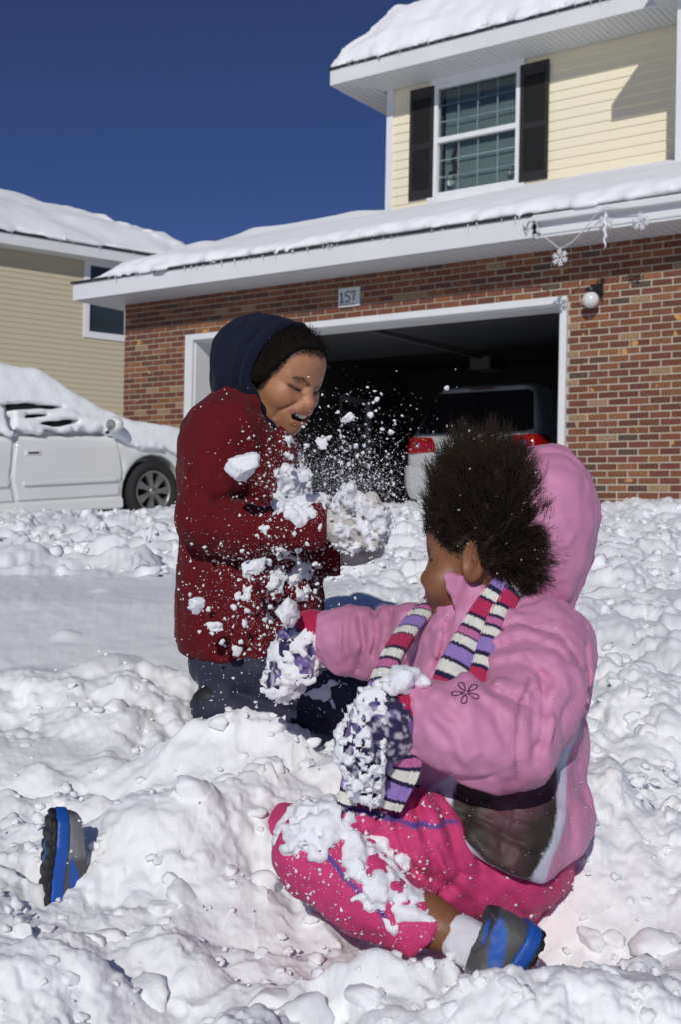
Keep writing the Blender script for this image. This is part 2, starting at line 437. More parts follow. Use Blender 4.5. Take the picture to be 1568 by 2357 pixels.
# loose clods of snow lying on the trodden surface
def clod_mesh(n, seed):
    bm = bmesh.new(); bmesh.ops.create_icosphere(bm, subdivisions=n, radius=1.0)
    V = np.array([v.co for v in bm.verts]); Fq = np.array([[v.index for v in f.verts] for f in bm.faces]); bm.free()
    d = 1 + 0.50 * fbm(V, 1.4, 3, seed) + 0.16 * fbm(V, 4.2, 2, seed + 3)
    return V * d[:, None], Fq
CLODS = [clod_mesh(2, s) for s in range(8)]
def clods(name, pos, rad, m, parent=None, src=CLODS, seed=1, squash=0.85):
    r = np.random.default_rng(seed); VV = []; FF = []; o = 0
    for p, s in zip(pos, rad):
        V, Fq = src[r.integers(len(src))]
        a = r.normal(size=(3, 3)); qm, _ = np.linalg.qr(a)
        W = (V * r.uniform(0.7, 1.25, 3)) @ qm.T * s; W[:, 2] *= squash
        VV.append(W + p); FF.append(Fq + o); o += len(V)
    return mobj(name, fast_mesh(name, np.concatenate(VV), np.concatenate(FF)), m, parent)
_n = 1300
_y = 1.25 * (11.0 / 1.25) ** rs.random(_n); _x = rs.uniform(-0.34, 0.36, _n) * _y
_k = rs.random(_n) < churn(_x, _y); _x, _y = _x[_k], _y[_k]
_r = (0.0022 + 0.010 * rs.random(len(_x)) ** 4) * np.clip(_y / 1.9, 0.8, 4.5)
_z = snow_z(_x, _y) + 0.15 * _r
# broken lumps kicked up around the figures, half sunk in the surface
def broken_mesh(seed):
    r = np.random.default_rng(seed + 400); V, Fq = clod_mesh(3, seed + 90); V = V / np.linalg.norm(V, axis=1, keepdims=True)
    for _ in range(9):
        pn = r.normal(size=3); pn /= np.linalg.norm(pn); ex = np.clip(V @ pn - r.uniform(0.5, 0.85), 0, None); V = V - ex[:, None] * pn * 0.85
    d = 1 + 0.16 * fbm(V, 2.2, 3, seed) + 0.09 * np.abs(fbm(V, 5.0, 2, seed + 3)) + 0.04 * fbm(V, 11, 2, seed + 5)
    return V * d[:, None], Fq
BROKEN = [broken_mesh(s) for s in range(10)]
_bn = 620
_by = 1.3 * (3.2 / 1.3) ** rs.random(_bn); _bx = rs.uniform(-0.36, 0.38, _bn) * _by
_bk = rs.random(_bn) < churn(_bx, _by) * np.where(_by > 2.62, 0.6, 1); _bx, _by = _bx[_bk], _by[_bk]
_br = 0.007 * (0.038 / 0.007) ** (rs.random(len(_bx)) ** 2.4)
_fx = [P(1080, 2000, 1.72), P(760, 2000, 1.66), P(600, 1560, 2.42), P(110, 1980, 1.81), P(1180, 2180, 1.50)]
for q in _fx: _br = np.where((_bx - q[0]) ** 2 + (_by - q[1]) ** 2 < 0.15 ** 2, np.minimum(_br, 0.012), _br)
tag(clods('broken_snow_lumps', np.stack([_bx, _by, snow_z(_bx, _by) - 0.25 * _br], 1), _br, M_SNOW, src=BROKEN, seed=8, squash=0.8), label='broken lumps of snow half sunk around the two people', cat='snow lumps', kind='stuff')
_cn = 1500
_cy = 4.2 * (11.5 / 4.2) ** rs.random(_cn); _cx = rs.uniform(-0.34, 0.36, _cn) * _cy; _cr = 0.010 * (0.042 / 0.010) ** (rs.random(_cn) ** 3.0)
_ck = rs.random(_cn) < churn(_cx, _cy); _cx, _cy, _cr = _cx[_ck], _cy[_ck], _cr[_ck]
tag(clods('far_snow_clods', np.stack([_cx, _cy, snow_z(_cx, _cy) - 0.2 * _cr], 1), _cr, M_SNOW, seed=12), label='scattered clods of snow over the drive towards the garage', cat='snow clods', kind='stuff')
tag(clods('loose_snow_clods', np.stack([_x, _y, _z], 1), _r, M_SNOW, seed=5), label='loose crumbs and clods of snow strewn over the trodden snow', cat='snow clods', kind='stuff')
# ------------------------------------------------------------------ brick house with its garage
HTH = -math.atan2(0.584, 0.812)
house = empty('brick_house', (0, 0, 0), HTH)
tag(house, 'brick garage with open door and pale yellow upper storey under heavy roof snow', 'house')
HU = np.array((math.cos(HTH), math.sin(HTH), 0)); HV = np.array((-math.sin(HTH), math.cos(HTH), 0))
def hw(u, v, z): return HU * u + HV * v + np.array((0, 0, z))
FV = 10.57                      # front face of the bricks
GL, GRT, GTOP = -9.89, -5.00, 2.16
BL, BR = -11.02, -0.6           # brick wall ends
WTOP = 2.68                     # soffit height
M_MORTAR = mat('mortar', srgb(188, 178, 158), 0.9, var=0.12, vscale=9, bump=0.4, bscale=120, bdist=0.003)
_BC = [(112, 66, 50), (120, 73, 54), (102, 61, 49), (130, 84, 58), (138, 92, 62), (94, 66, 54), (150, 124, 94), (108, 66, 50), (124, 79, 56), (86, 70, 60)]
def brick_mat(i):
    name = 'brick_%d' % i; c = srgb(*_BC[i]); m = mat(name, c, 0.85)
    nt = m.node_tree; N = nt.nodes; L = nt.links; b = N['Principled BSDF']
    tc = N.new('ShaderNodeTexCoord'); oi = N.new('ShaderNodeObjectInfo')
    ad = N.new('ShaderNodeVectorMath'); ad.operation = 'ADD'; sc = N.new('ShaderNodeVectorMath'); sc.operation = 'SCALE'
    cb = N.new('ShaderNodeCombineXYZ'); L.new(oi.outputs['Random'], cb.inputs[0]); L.new(oi.outputs['Random'], cb.inputs[1])
    sc.inputs['Scale'].default_value = 37.0; L.new(cb.outputs[0], sc.inputs[0])
    L.new(tc.outputs['Object'], ad.inputs[0]); L.new(sc.outputs[0], ad.inputs[1])
    n1 = N.new('ShaderNodeTexNoise'); n1.inputs['Scale'].default_value = 5.5; n1.inputs['Detail'].default_value = 3; L.new(ad.outputs[0], n1.inputs['Vector'])
    n2 = N.new('ShaderNodeTexNoise'); n2.inputs['Scale'].default_value = 60; n2.inputs['Detail'].default_value = 4; L.new(ad.outputs[0], n2.inputs['Vector'])
    r1 = N.new('ShaderNodeValToRGB'); r1.color_ramp.elements[0].position = 0.685; r1.color_ramp.elements[1].position = 0.705
    L.new(n1.outputs['Fac'], r1.inputs[0])
    mr = N.new('ShaderNodeMapRange'); mr.inputs[1].default_value = 0.3; mr.inputs[2].default_value = 0.7; mr.inputs[3].default_value = 0.72; mr.inputs[4].default_value = 1.28
    L.new(n2.outputs['Fac'], mr.inputs[0])
    s2 = N.new('ShaderNodeVectorMath'); s2.operation = 'SCALE'; s2.inputs[0].default_value = c; L.new(mr.outputs[0], s2.inputs['Scale'])
    mx = N.new('ShaderNodeMix'); mx.data_type = 'RGBA'; L.new(r1.outputs[0], mx.inputs[0]); L.new(s2.outputs[0], mx.inputs[6]); mx.inputs[7].default_value = (*srgb(196, 150, 84), 1)
    L.new(mx.outputs[2], b.inputs['Base Color'])
    bp = N.new('ShaderNodeBump'); bp.inputs['Strength'].default_value = 0.5; bp.inputs['Distance'].default_value = 0.003
    L.new(n2.outputs['Fac'], bp.inputs['Height']); L.new(bp.outputs[0], b.inputs['Normal'])
    return m
BMATS = [brick_mat(i) for i in range(len(_BC))]
# mortar backing: wall of three panels round the opening
mw = MB()
mw.box((BL + 0.004, FV + 0.006, -0.6), (GL - 0.06, FV + 0.25, WTOP + 0.05)); mw.box((GRT + 0.06, FV + 0.006, -0.6), (BR, FV + 0.25, WTOP + 0.05))
mw.box((GL - 0.06, FV + 0.006, GTOP + 0.06), (GRT + 0.06, FV + 0.25, WTOP + 0.05))
bwall = mw.build('brick_wall', M_MORTAR, house)
CRS, BLEN = 0.0677, 0.2032
def brick_box(L_, seed):
    r = random.Random(seed); x1, y1, z1 = L_ - 0.0125, 0.09, CRS - 0.0125
    mb = MB().box((0, 0, 0), (x1, y1, z1)); j = lambda: r.uniform(-0.0016, 0.0016)
    mb.v = [(x + j(), y + j() * 0.8, z + j()) for x, y, z in mb.v]
    me = bpy.data.meshes.new('brick'); me.from_pydata(mb.v, [], mb.f)
    bm = bmesh.new(); bm.from_mesh(me); bmesh.ops.bevel(bm, geom=[e for e in bm.edges if all(v.co.y < 0.02 for v in e.verts)], offset=0.004, segments=1, affect='EDGES')
    bm.to_mesh(me); bm.free(); return me
_rb = random.Random(4)
spots = []
row = 0; z = GTOP + 0.062 - 34 * CRS
while z + CRS < WTOP + 0.05:
    off = (row % 2) * BLEN / 2; u = BL - off
    while u < BR - 0.02:
        for (a, b) in (((BL, GL - 0.055), (GRT + 0.055, BR)) if z < GTOP + 0.055 else ((BL, BR),)):
            s, e = max(u, a), min(u + BLEN, b)
            if e - s > 0.03: spots.append((s, e - s, z))
        u += BLEN
    z += CRS; row += 1
weights = [22, 16, 14, 11, 8, 6, 6, 12, 11, 3]
def look(s):
    c = hw(s[0], FV, s[2]); t = c[1]; return t
cands = sorted([s for s in spots if s[0] + s[1] < -3.65 and s[2] > 0.13 and s[0] > GRT - 0.9], key=look)
top = set(cands[:300])
meshes = {}; rest = MB(); rest_mi = []
for s in spots:
    mi = _rb.choices(range(len(BMATS)), weights)[0]
    full = abs(s[1] - BLEN) < 1e-3
    if s in top:
        key = (round(s[1], 3), _rb.randrange(3), mi)
        if key not in meshes:
            me = brick_box(s[1], hash(key) & 0xffff); me.materials.append(BMATS[mi]); meshes[key] = me
        o = bpy.data.objects.new('brick', meshes[key]); o.location = (s[0] + 0.00625, FV + _rb.uniform(-0.0015, 0.0015), s[2] + 0.00625); link(o, bwall)
    else:
        n0 = len(rest.f); d = _rb.uniform(-0.0015, 0.0015)
        rest.box((s[0] + 0.00625, FV + d, s[2] + 0.00625), (s[0] + s[1] - 0.00625, FV + d + 0.06, s[2] + CRS - 0.00625)); rest_mi += [mi] * (len(rest.f) - n0)
ro = rest.build('remaining_bricks', None, bwall); ro['kind'] = 'stuff'
for m in BMATS: ro.data.materials.append(m)
ro.data.polygons.foreach_set('material_index', rest_mi)
GWV0, GWV1, GWZ0, GWZ1 = 14.86, 15.70, 1.12, 1.92        # window opening in the far side wall of the garage
sw_ = MB()
for (a, b, c, d) in ((FV + 0.26, GWV0, -0.6, WTOP), (GWV1, FV + 6.4, -0.6, WTOP), (GWV0, GWV1, -0.6, GWZ0), (GWV0, GWV1, GWZ1, WTOP)): sw_.box((BL + 0.004, a, c), (BL + 0.2, b, d))
sw_.build('side_wall', M_MORTAR, house)

# garage door surround
gf = MB()
gf.box((GL - 0.06, FV - 0.03, -0.3), (GL + 0.06, FV + 0.02, GTOP + 0.055)); gf.box((GRT - 0.015, FV - 0.03, -0.3), (GRT + 0.055, FV + 0.02, GTOP + 0.055))
gf.box((GL + 0.06, FV - 0.031, GTOP - 0.015), (GRT - 0.015, FV + 0.019, GTOP + 0.057))
gf.build('door_trim', M_WHITE2, house, 0.004)
jm = MB(); jm.box((GL + 0.035, FV + 0.02, -0.3), (GL + 0.075, FV + 0.34, GTOP)); jm.box((GRT - 0.04, FV + 0.02, -0.3), (GRT - 0.012, FV + 0.34, GTOP)); jm.box((GL + 0.076, FV + 0.02, GTOP - 0.03), (GRT - 0.041, FV + 0.34, GTOP))
jm.build('door_jamb', M_WHITE2, house, 0.003)
M_GDOOR = mat('garage_door_paint', (0.034, 0.037, 0.042), 0.5, var=0.06, vscale=4)
gd = empty('garage_door', (0, 0, 0), 0, house)
for i in range(4):     # raised sections under the ceiling
    v0 = FV + 0.42 + i * 0.56
    box('door_section', (GL + 0.05, v0, GTOP + 0.03 + 0.005 * i), (GRT - 0.05, v0 + 0.545, GTOP + 0.075 + 0.005 * i), M_GDOOR, gd, 0.006)
box('bottom_seal', (GL + 0.05, FV + 0.36, GTOP - 0.02), (GRT - 0.05, FV + 0.415, GTOP + 0.07), mat('rubber_seal', (0.05, 0.05, 0.05), 0.7), gd, 0.006)
M_STEEL = mat('galvanised_steel', (0.32, 0.33, 0.34), 0.4, metal=0.7)
for u in (GL + 0.03, GRT - 0.03):
    box('track', (u - 0.02, FV + 0.36, GTOP - 0.03), (u + 0.02, FV + 2.8, GTOP + 0.02), M_STEEL, gd)
# a second pair of lifted sections hanging a little lower, seen edge on
box('spring_bar', (GL + 0.3, FV + 0.62, GTOP + 0.16), (GRT - 0.3, FV + 0.66, GTOP + 0.2), M_STEEL, gd, 0.01)
op = MB(); op.box((-7.6, FV + 0.5, GTOP - 0.02), (-7.56, FV + 3.2, GTOP + 0.02)); op.box((-7.72, FV + 3.0, GTOP - 0.14), (-7.42, FV + 3.45, GTOP + 0.02))
op.build('door_opener', mat('opener_plastic', (0.08, 0.08, 0.08), 0.5), house, 0.008)
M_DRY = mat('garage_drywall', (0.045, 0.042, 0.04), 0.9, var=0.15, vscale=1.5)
gi = MB(); D1 = FV + 6.3

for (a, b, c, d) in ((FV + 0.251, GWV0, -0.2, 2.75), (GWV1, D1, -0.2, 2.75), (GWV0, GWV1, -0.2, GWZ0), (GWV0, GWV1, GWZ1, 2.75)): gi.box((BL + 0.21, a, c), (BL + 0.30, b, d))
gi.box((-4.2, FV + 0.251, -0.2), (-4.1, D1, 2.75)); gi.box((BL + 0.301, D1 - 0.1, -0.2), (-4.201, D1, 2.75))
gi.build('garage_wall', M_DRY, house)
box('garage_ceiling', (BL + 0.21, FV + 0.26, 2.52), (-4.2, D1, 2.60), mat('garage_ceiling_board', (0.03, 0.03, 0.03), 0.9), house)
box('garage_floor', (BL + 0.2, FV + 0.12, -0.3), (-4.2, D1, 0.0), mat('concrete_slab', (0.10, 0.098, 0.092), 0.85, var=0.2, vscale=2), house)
# window of the back door inside the garage
gw = empty('garage_window', (0, 0, 0), 0, house)
box('pane', (BL + 0.225, GWV0 + 0.04, GWZ0 + 0.04), (BL + 0.230, GWV1 - 0.04, GWZ1 - 0.04), glass_mat('dusty_glass', (0.88, 0.92, 0.92), 0.1), gw)
fr = MB(); w = 0.04
fr.box((BL + 0.2, GWV0 - 0.03, GWZ0 - 0.03), (BL + 0.31, GWV0 + w, GWZ1 + 0.03)); fr.box((BL + 0.2, GWV1 - w, GWZ0 - 0.03), (BL + 0.31, GWV1 + 0.03, GWZ1 + 0.03))
fr.box((BL + 0.201, GWV0 + w, GWZ1 - w), (BL + 0.309, GWV1 - w, GWZ1 + 0.03)); fr.box((BL + 0.201, GWV0 + w, GWZ0 - 0.03), (BL + 0.309, GWV1 - w, GWZ0 + w)); fr.box((BL + 0.215, GWV0 + w, 1.50), (BL + 0.300, GWV1 - w, 1.545))
fr.build('frame', mat('old_window_frame', (0.30, 0.31, 0.32), 0.6), gw)

# garage eave
FO, SO = 0.55, 0.33
EV, EL = FV - FO, BL - SO
FT = 0.20
M_FASCIA = M_WHITE2
fa = MB(); UCH = -5.05
fa.box((EL, EV - 0.02, WTOP - 0.005), (UCH, EV, WTOP + FT)); fa.build('fascia', M_FASCIA, house, 0.003)
fb = MB(); fb.box((UCH + 0.001, EV + 0.05, WTOP - 0.004), (BR, EV + 0.07, WTOP + FT - 0.01)); fb.box((UCH + 0.001, EV - 0.03, WTOP + FT - 0.06), (BR, EV + 0.05, WTOP + FT + 0.002)); fb.box((UCH + 0.001, EV + 0.012, WTOP - 0.008), (BR, EV + 0.049, WTOP + 0.022))
fb.build('fascia', M_FASCIA, house, 0.003)
box('side_fascia', (EL, EV + 0.001, WTOP - 0.004), (EL + 0.02, FV + 6.8, WTOP + FT - 0.002), M_FASCIA, house, 0.003)
box('drip_edge', (EL - 0.02, EV - 0.05, WTOP + FT + 0.001), (UCH, EV + 0.05, WTOP + FT + 0.022), mat('shingle_edge', (0.03, 0.03, 0.032), 0.8), house)
M_SOFFIT = mat('soffit_vinyl', (0.66, 0.67, 0.68), 0.5, var=0.03, vscale=2)
def soffit_mesh(wd, dp):
    mb = MB(); g = 0.006; h = 0.010
    mb.prism([(0, h), (g, h), (g + 0.004, 0), (wd * 0.48, 0), (wd * 0.5 - 0.004, h * 0.6), (wd * 0.5 + 0.004, h * 0.6), (wd * 0.52, 0), (wd - 0.004, 0), (wd, h), (wd, 0.016), (0, 0.016)], 1, 0, dp)
    me = bpy.data.meshes.new('soffit_panel'); me.from_pydata(mb.v, [], mb.f); me.materials.append(M_SOFFIT); return me
def soffit_run(parent, u0, u1, v0, dp, z, wd=0.152):
    me = soffit_mesh(wd, dp); u = u0
    while u + wd <= u1 + 1e-6:
        o = bpy.data.objects.new('soffit_panel', me); o.location = (u, v0, z); link(o, parent); u += wd
    return u
sf = box('soffit', (EL + 0.021, EV + 0.001, WTOP + 0.017), (BR, FV + 0.05, WTOP + 0.03), M_SOFFIT, house)
soffit_run(sf, EL + 0.03, -3.3, EV + 0.07, FO - 0.07, WTOP)
box('soffit_side', (EL + 0.021, FV + 0.02, WTOP + 0.002), (BL + 0.003, FV + 6.6, WTOP + 0.016), M_SOFFIT, house)
# garage roof (hip at the left) and the snow on it
PIT = 0.335
RV = 14.05; RIDGE = WTOP + FT + (RV - EV) * PIT
M_SHING = mat('shingles', (0.06, 0.058, 0.055), 0.9, var=0.2, vscale=20)
_e = WTOP + FT
rv = [(EL, EV, _e), (BR, EV, _e), (BR, RV, RIDGE), (EL + (RV - EV) * PIT / 0.46, RV, RIDGE), (EL, 2 * RV - EV, _e), (BR, 2 * RV - EV, _e)]
MB().add(rv, [(0, 1, 2, 3), (0, 3, 4), (4, 3, 2, 5)]).build('roof', M_SHING, house)
def in_house(fn_local):      # wrap a world-space sampler: meshes of the house live in its local space already
    return fn_local
def roof_snow(name, fn, lo, hi, h, parent, m=None):
    o = sdf_obj(name, fn, lo, hi, h, m or M_SNOWFAR, parent); o['kind'] = 'stuff'; return o
def garage_snow(p):
    u, v, z = p[:, 0], p[:, 1], p[:, 2]
    n1 = fbm(p * np.array((1, 1, 0), F32), 0.75, 3, 3); n2 = fbm(p, 6.0, 3, 5)
    zf = _e + (v - EV) * PIT; zl = _e + (u - EL) * 0.46
    roof = np.minimum(np.minimum(zf, zl), RIDGE)
    edge = np.minimum(v - EV, (u - EL) * 1.0)
    # thickness: wedge from the edge, sculpted lumps by the hip, smooth sheet in front of the wall
    lump = np.clip(1.0 - np.abs(u + 10.0) / 1.2, 0, 1)
    th = 0.10 + 0.10 * np.clip(edge, 0, 0.8) / 0.8 + (0.014 + 0.03 * smooth01(-8.4, -9.4, u)) * n1 + lump * (0.12 + 0.16 * np.clip(n1, -0.4, 1)) * np.clip(edge * 2 + 0.4, 0, 1)
    th = th + 0.05 * smooth01(-9.5, -6.0, u) 
    th = th * np.clip((u - EL) / 0.7, 0.35, 1)
    top = (z - roof - th) * 0.88
    front = (EV - 0.055 + 0.028 * n2 - 0.03 * (n1 > 0.3)) - v
    left = (EL - 0.04) - u
    bot = roof + 0.024 - 0.03 * smooth01(0.12, -0.02, v - EV) * np.clip(n2 + 0.2, 0, 1) - z
    d = smax(smax(top, front, 0.17), left, 0.10)
    d = smax(d, bot, 0.012)
    rough = np.clip(1.2 - np.abs(v - EV) * 3, 0, 1)
    return d + 0.010 * n2 * (0.35 + rough) 
roof_snow('roof_snow', garage_snow, (EL - 0.3, EV - 0.25, 2.6), (-2.9, RV + 0.5, 4.75), 0.040, house)
# icicles along the garage drip edge
M_ICE = mat('ice', (0.72, 0.75, 0.78), 0.15, spec=0.6, sss=0.2)
ici = MB().tube([(0, 0, 0), (0, 0, -0.5), (0.01, 0, -1)], [0.16, 0.09, 0.01], 6); 
_im = bpy.data.meshes.new('icicle'); _im.from_pydata(ici.v, [], ici.f); _im.materials.append(M_ICE)
def icicles(parent, u0, u1, v, z, n, seed, lmin=0.025, lmax=0.085):
    r = random.Random(seed)
    for i in range(n):
        o = bpy.data.objects.new('icicle', _im); L_ = lmin + (lmax - lmin) * r.random() ** 2.5
        o.location = (r.uniform(u0, u1), v + r.uniform(-0.01, 0.01), z); o.scale = (0.05, 0.05, L_); link(o, parent)
icicles(house, EL + 0.2, UCH - 0.1, EV - 0.045, _e + 0.006, 40, 3)

# ------------------------------------------------------------------ upper storey
UV = 14.05; UL = -9.39; UTOP = 6.13; UR = -4.75; WV = 12.9
UFO, USO = 0.63, 0.58
LAP = 0.127
_yel = srgb(238, 229, 201)
M_YEL = mat('yellow_siding', _yel, 0.55, var=0.03, vscale=1.4, bump=0.15, bscale=220, bdist=0.001, stretch=(0.15, 1, 1))
def plank_mesh(L_, m, lap=LAP):
    mb = MB(); mb.prism([(0.020, 0), (0, 0.002), (0, 0.012), (0.014, lap), (0.016, lap + 0.01), (0.035, lap + 0.01), (0.035, 0)], 0, 0, L_)
    me = bpy.data.meshes.new('plank'); me.from_pydata(mb.v, [], mb.f); me.materials.append(m); return me
def siding(parent, u0, u1, v, z0, z1, m, holes=(), rz=None):
    "one plank per course, cut round the holes (u0,u1,z0,z1)"
    k = 0; z = z0; cache = {}
    while z < z1:
        runs = [(u0, u1)]
        for (a, b, c, d) in holes:
            if z + LAP > c + 0.02 and z < d - 0.02:
                runs = [r for (s, e) in runs for r in ((s, min(e, a)), (max(s, b), e)) if r[1] - r[0] > 0.02]
        for (s, e) in runs:
            key = round(e - s, 3)
            if key not in cache: cache[key] = plank_mesh(e - s, m)
            o = bpy.data.objects.new('plank', cache[key]); o.location = (s, v, z); link(o, parent)
        z += LAP; k += 1
WU0, WU1, WZ0, WZ1 = -8.60, -7.52, 4.60, 6.04        # refined below through the photo positions
def on_plane(x, y, v):
    "house coordinates of a photo point on the wall plane at depth v"
    d = P(x, y, 1.0); a = float(d @ HV); t = v / a; q = d * t
    return float(q @ HU), float(q[2])
_w = [on_plane(1003, 199, UV), on_plane(1201, 152, UV), on_plane(1000, 458, UV), on_plane(1196, 421, UV)]
WU0 = (_w[0][0] + _w[2][0]) / 2; WU1 = (_w[1][0] + _w[3][0]) / 2; WZ1 = (_w[0][1] + _w[1][1]) / 2; WZ0 = (_w[2][1] + _w[3][1]) / 2
uw = box('upper_wall', (UL + 0.01, UV + 0.03, 3.0), (WU0 - 0.02, UV + 0.2, UTOP + 0.1), M_YEL, house)
box('upper_wall', (WU1 + 0.02, UV + 0.03, 3.0), (UR + 0.1, UV + 0.2, UTOP + 0.1), M_YEL, house)
box('upper_wall', (WU0 - 0.02, UV + 0.031, 3.0), (WU1 + 0.02, UV + 0.2, WZ0 - 0.02), M_YEL, house)
box('upper_wall', (WU0 - 0.02, UV + 0.031, WZ1 + 0.02), (WU1 + 0.02, UV + 0.2, UTOP + 0.1), M_YEL, house)
SHW = 0.36
siding(uw, UL + 0.075, UR + 0.01, UV, UTOP - LAP * 24, UTOP - 0.01, M_YEL, [(WU0 - 0.02, WU1 + 0.02, WZ0 - 0.02, WZ1 + 0.02)])
box('corner_post', (UL - 0.02, UV - 0.018, 3.2), (UL + 0.085, UV + 0.1, UTOP + 0.01), M_WHITE, house, 0.004)
box('side_wall', (UL + 0.02, UV + 0.201, 2.9), (UL + 0.1, UV + 5, UTOP), M_YEL, house)
# window
def window(parent, u0, u1, v, z0, z1, cols, rows, glass, name='window', trim=True, rz=0):
    w = empty(name, (0, 0, 0), 0, parent); fw = 0.055; mid = z0 + (z1 - z0) * 0.505
    f = MB()
    f.box((u0, v - 0.03, z0), (u0 + fw, v + 0.07, z1)); f.box((u1 - fw, v - 0.03, z0), (u1, v + 0.07, z1))
    f.box((u0 + fw, v - 0.029, z1 - fw), (u1 - fw, v + 0.07, z1)); f.box((u0 + fw, v - 0.029, z0), (u1 - fw, v + 0.07, z0 + fw))
    f.build('frame', M_WHITE, w, 0.004)
    box('meeting_rail', (u0 + fw, v - 0.015, mid - 0.035), (u1 - fw, v + 0.05, mid + 0.035), M_WHITE, w, 0.004)
    for (a, b, dv) in ((mid + 0.035, z1 - fw, 0.0), (z0 + fw, mid - 0.035, 0.022)):
        box('pane', (u0 + fw, v + 0.022 + dv, a), (u1 - fw, v + 0.027 + dv, b), glass, w)
        for i in range(1, cols):
            x = u0 + fw + (u1 - u0 - 2 * fw) * i / cols
            box('muntin', (x - 0.008, v + 0.029 + dv, a), (x + 0.008, v + 0.036 + dv, b), M_WHITE, w)
        for j in range(1, rows):
            zz = a + (b - a) * j / rows
            box('muntin', (u0 + fw, v + 0.030 + dv, zz - 0.008), (u1 - fw, v + 0.0355 + dv, zz + 0.008), M_WHITE, w)
    return w
M_GLASS = glass_mat('window_glass', (0.78, 0.84, 0.84))
win = window(house, WU0, WU1, UV, WZ0, WZ1, 4, 3, M_GLASS)
box('head_trim', (WU0 - 0.06, UV - 0.035, WZ1 + 0.001), (WU1 + 0.06, UV + 0.03, WZ1 + 0.085), M_WHITE, win, 0.004)
box('sill', (WU0 - 0.09, UV - 0.05, WZ0 - 0.085), (WU1 + 0.09, UV + 0.03, WZ0 - 0.001), M_WHITE, win, 0.006)
M_BLIND = mat('blind_slats', (0.66, 0.70, 0.68), 0.6)
bl = MB(); zz = WZ1 - 0.06
while zz > WZ0 + 0.06:
    bl.add([(WU0 + 0.11, UV + 0.125, zz), (WU1 - 0.06, UV + 0.125, zz), (WU1 - 0.06, UV + 0.108, zz - 0.022), (WU0 + 0.11, UV + 0.108, zz - 0.022)], [(0, 1, 2, 3)]); zz -= 0.025
bl.build('blind', M_BLIND, win)['kind'] = 'stuff'
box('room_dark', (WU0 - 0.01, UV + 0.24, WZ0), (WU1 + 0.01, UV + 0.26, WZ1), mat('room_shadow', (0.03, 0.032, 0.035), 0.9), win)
M_SHUT = mat('shutter_paint', (0.022, 0.021, 0.021), 0.5, var=0.1, vscale=10)
def shutter(u0, u1, z0, z1):
    s = empty('shutter', (0, 0, 0), 0, house); st = 0.05; v0, v1 = UV - 0.034, UV - 0.002; mid = z0 + (z1 - z0) * 0.47
    f = MB(); f.box((u0, v0, z0), (u0 + st, v1, z1)); f.box((u1 - st, v0, z0), (u1, v1, z1))
    for a, b in ((z0, z0 + 0.12), (mid - 0.04, mid + 0.04), (z1 - 0.15, z1)): f.box((u0 + st, v0 + 0.001, a), (u1 - st, v1, b))
    f.build('stile_frame', M_SHUT, s, 0.004)
    l = MB()
    for a, b in ((z0 + 0.12, mid - 0.04), (mid + 0.04, z1 - 0.15)):
        zz = a
        while zz < b - 0.005:
            l.add([(u0 + st, v0 + 0.006, zz), (u1 - st, v0 + 0.006, zz), (u1 - st, v0 + 0.020, zz + 0.030), (u0 + st, v0 + 0.020, zz + 0.030)], [(0, 1, 2, 3)]); zz += 0.026
    l.build('louvers', M_SHUT, s)['kind'] = 'stuff'
    box('backing', (u0 + st, v0 + 0.021, z0 + 0.02), (u1 - st, v1 - 0.001, z1 - 0.02), M_SHUT, s)
_a = on_plane(946, 335, UV)[0]; _b = on_plane(1265, 280, UV)[0]
_s0 = on_plane(943, 464, UV)[1]; _s1 = on_plane(1001, 198, UV)[1]
shutter(_a, WU0 - 0.012, _s0, _s1); shutter(WU1 + 0.012, _b, _s0, _s1)
# upper eave
UE = UV - UFO; UEL = UL - USO; UFT = 0.21
box('fascia', (UEL, UE - 0.02, UTOP - 0.005), (UR - 0.44, UE, UTOP + UFT), M_FASCIA, house, 0.003)
box('side_fascia', (UEL, UE + 0.001, UTOP - 0.004), (UEL + 0.02, UV + 5, UTOP + UFT - 0.003), M_FASCIA, house, 0.003)
box('drip_edge', (UEL - 0.02, UE - 0.05, UTOP + UFT + 0.001), (UR - 0.44, UE + 0.05, UTOP + UFT + 0.024), MATS['shingle_edge'], house)
usf = box('soffit', (UEL + 0.021, UE + 0.001, UTOP + 0.017), (UR + 0.3, UV + 0.05, UTOP + 0.03), M_SOFFIT, house)
soffit_run(usf, UL - 0.1, UR + 0.2, UE + 0.003, UFO - 0.004, UTOP)
box('soffit_side', (UEL + 0.021, UE + 0.003, UTOP + 0.004), (UL - 0.101, UV + 5, UTOP + 0.016), M_SOFFIT, house)
ch = MB(); 
for k in range(5): ch.box((UEL + 0.1 + 0.09 * k, UE + 0.05 + 0.11 * k, UTOP - 0.001), (UEL + 0.104 + 0.09 * k, UV + 2.5, UTOP + 0.004))
ch.build('soffit_groove', mat('groove_shadow', (0.45, 0.46, 0.47), 0.6), house)
# projecting wing at the right
WGU, WGE = -4.75, 12.3
box('wing_wall', (WGU + 0.01, WV + 0.03, 3.0), (-1.0, UV + 0.5, UTOP + 0.1), M_YEL, house)
siding(house.children[-1], WGU + 0.09, -2.2, WV, UTOP - LAP * 22, UTOP - 0.01, M_YEL)
box('corner_post', (WGU - 0.015, WV - 0.018, 3.2), (WGU + 0.095, UV - 0.002, UTOP + 0.01), M_WHITE, house, 0.004)
wf = MB(); WSU = WGU - 0.45
wf.box((WSU, WGE - 0.02, UTOP - 0.003), (-1.0, WGE, UTOP + UFT)); wf.box((WSU, WGE + 0.001, UTOP - 0.002), (WSU + 0.02, UE - 0.021, UTOP + UFT - 0.002))
wf.build('fascia', M_FASCIA, house, 0.003)
box('soffit', (WSU + 0.021, WGE + 0.001, UTOP + 0.002), (-1.0, WV + 0.02, UTOP + 0.016), M_SOFFIT, house)
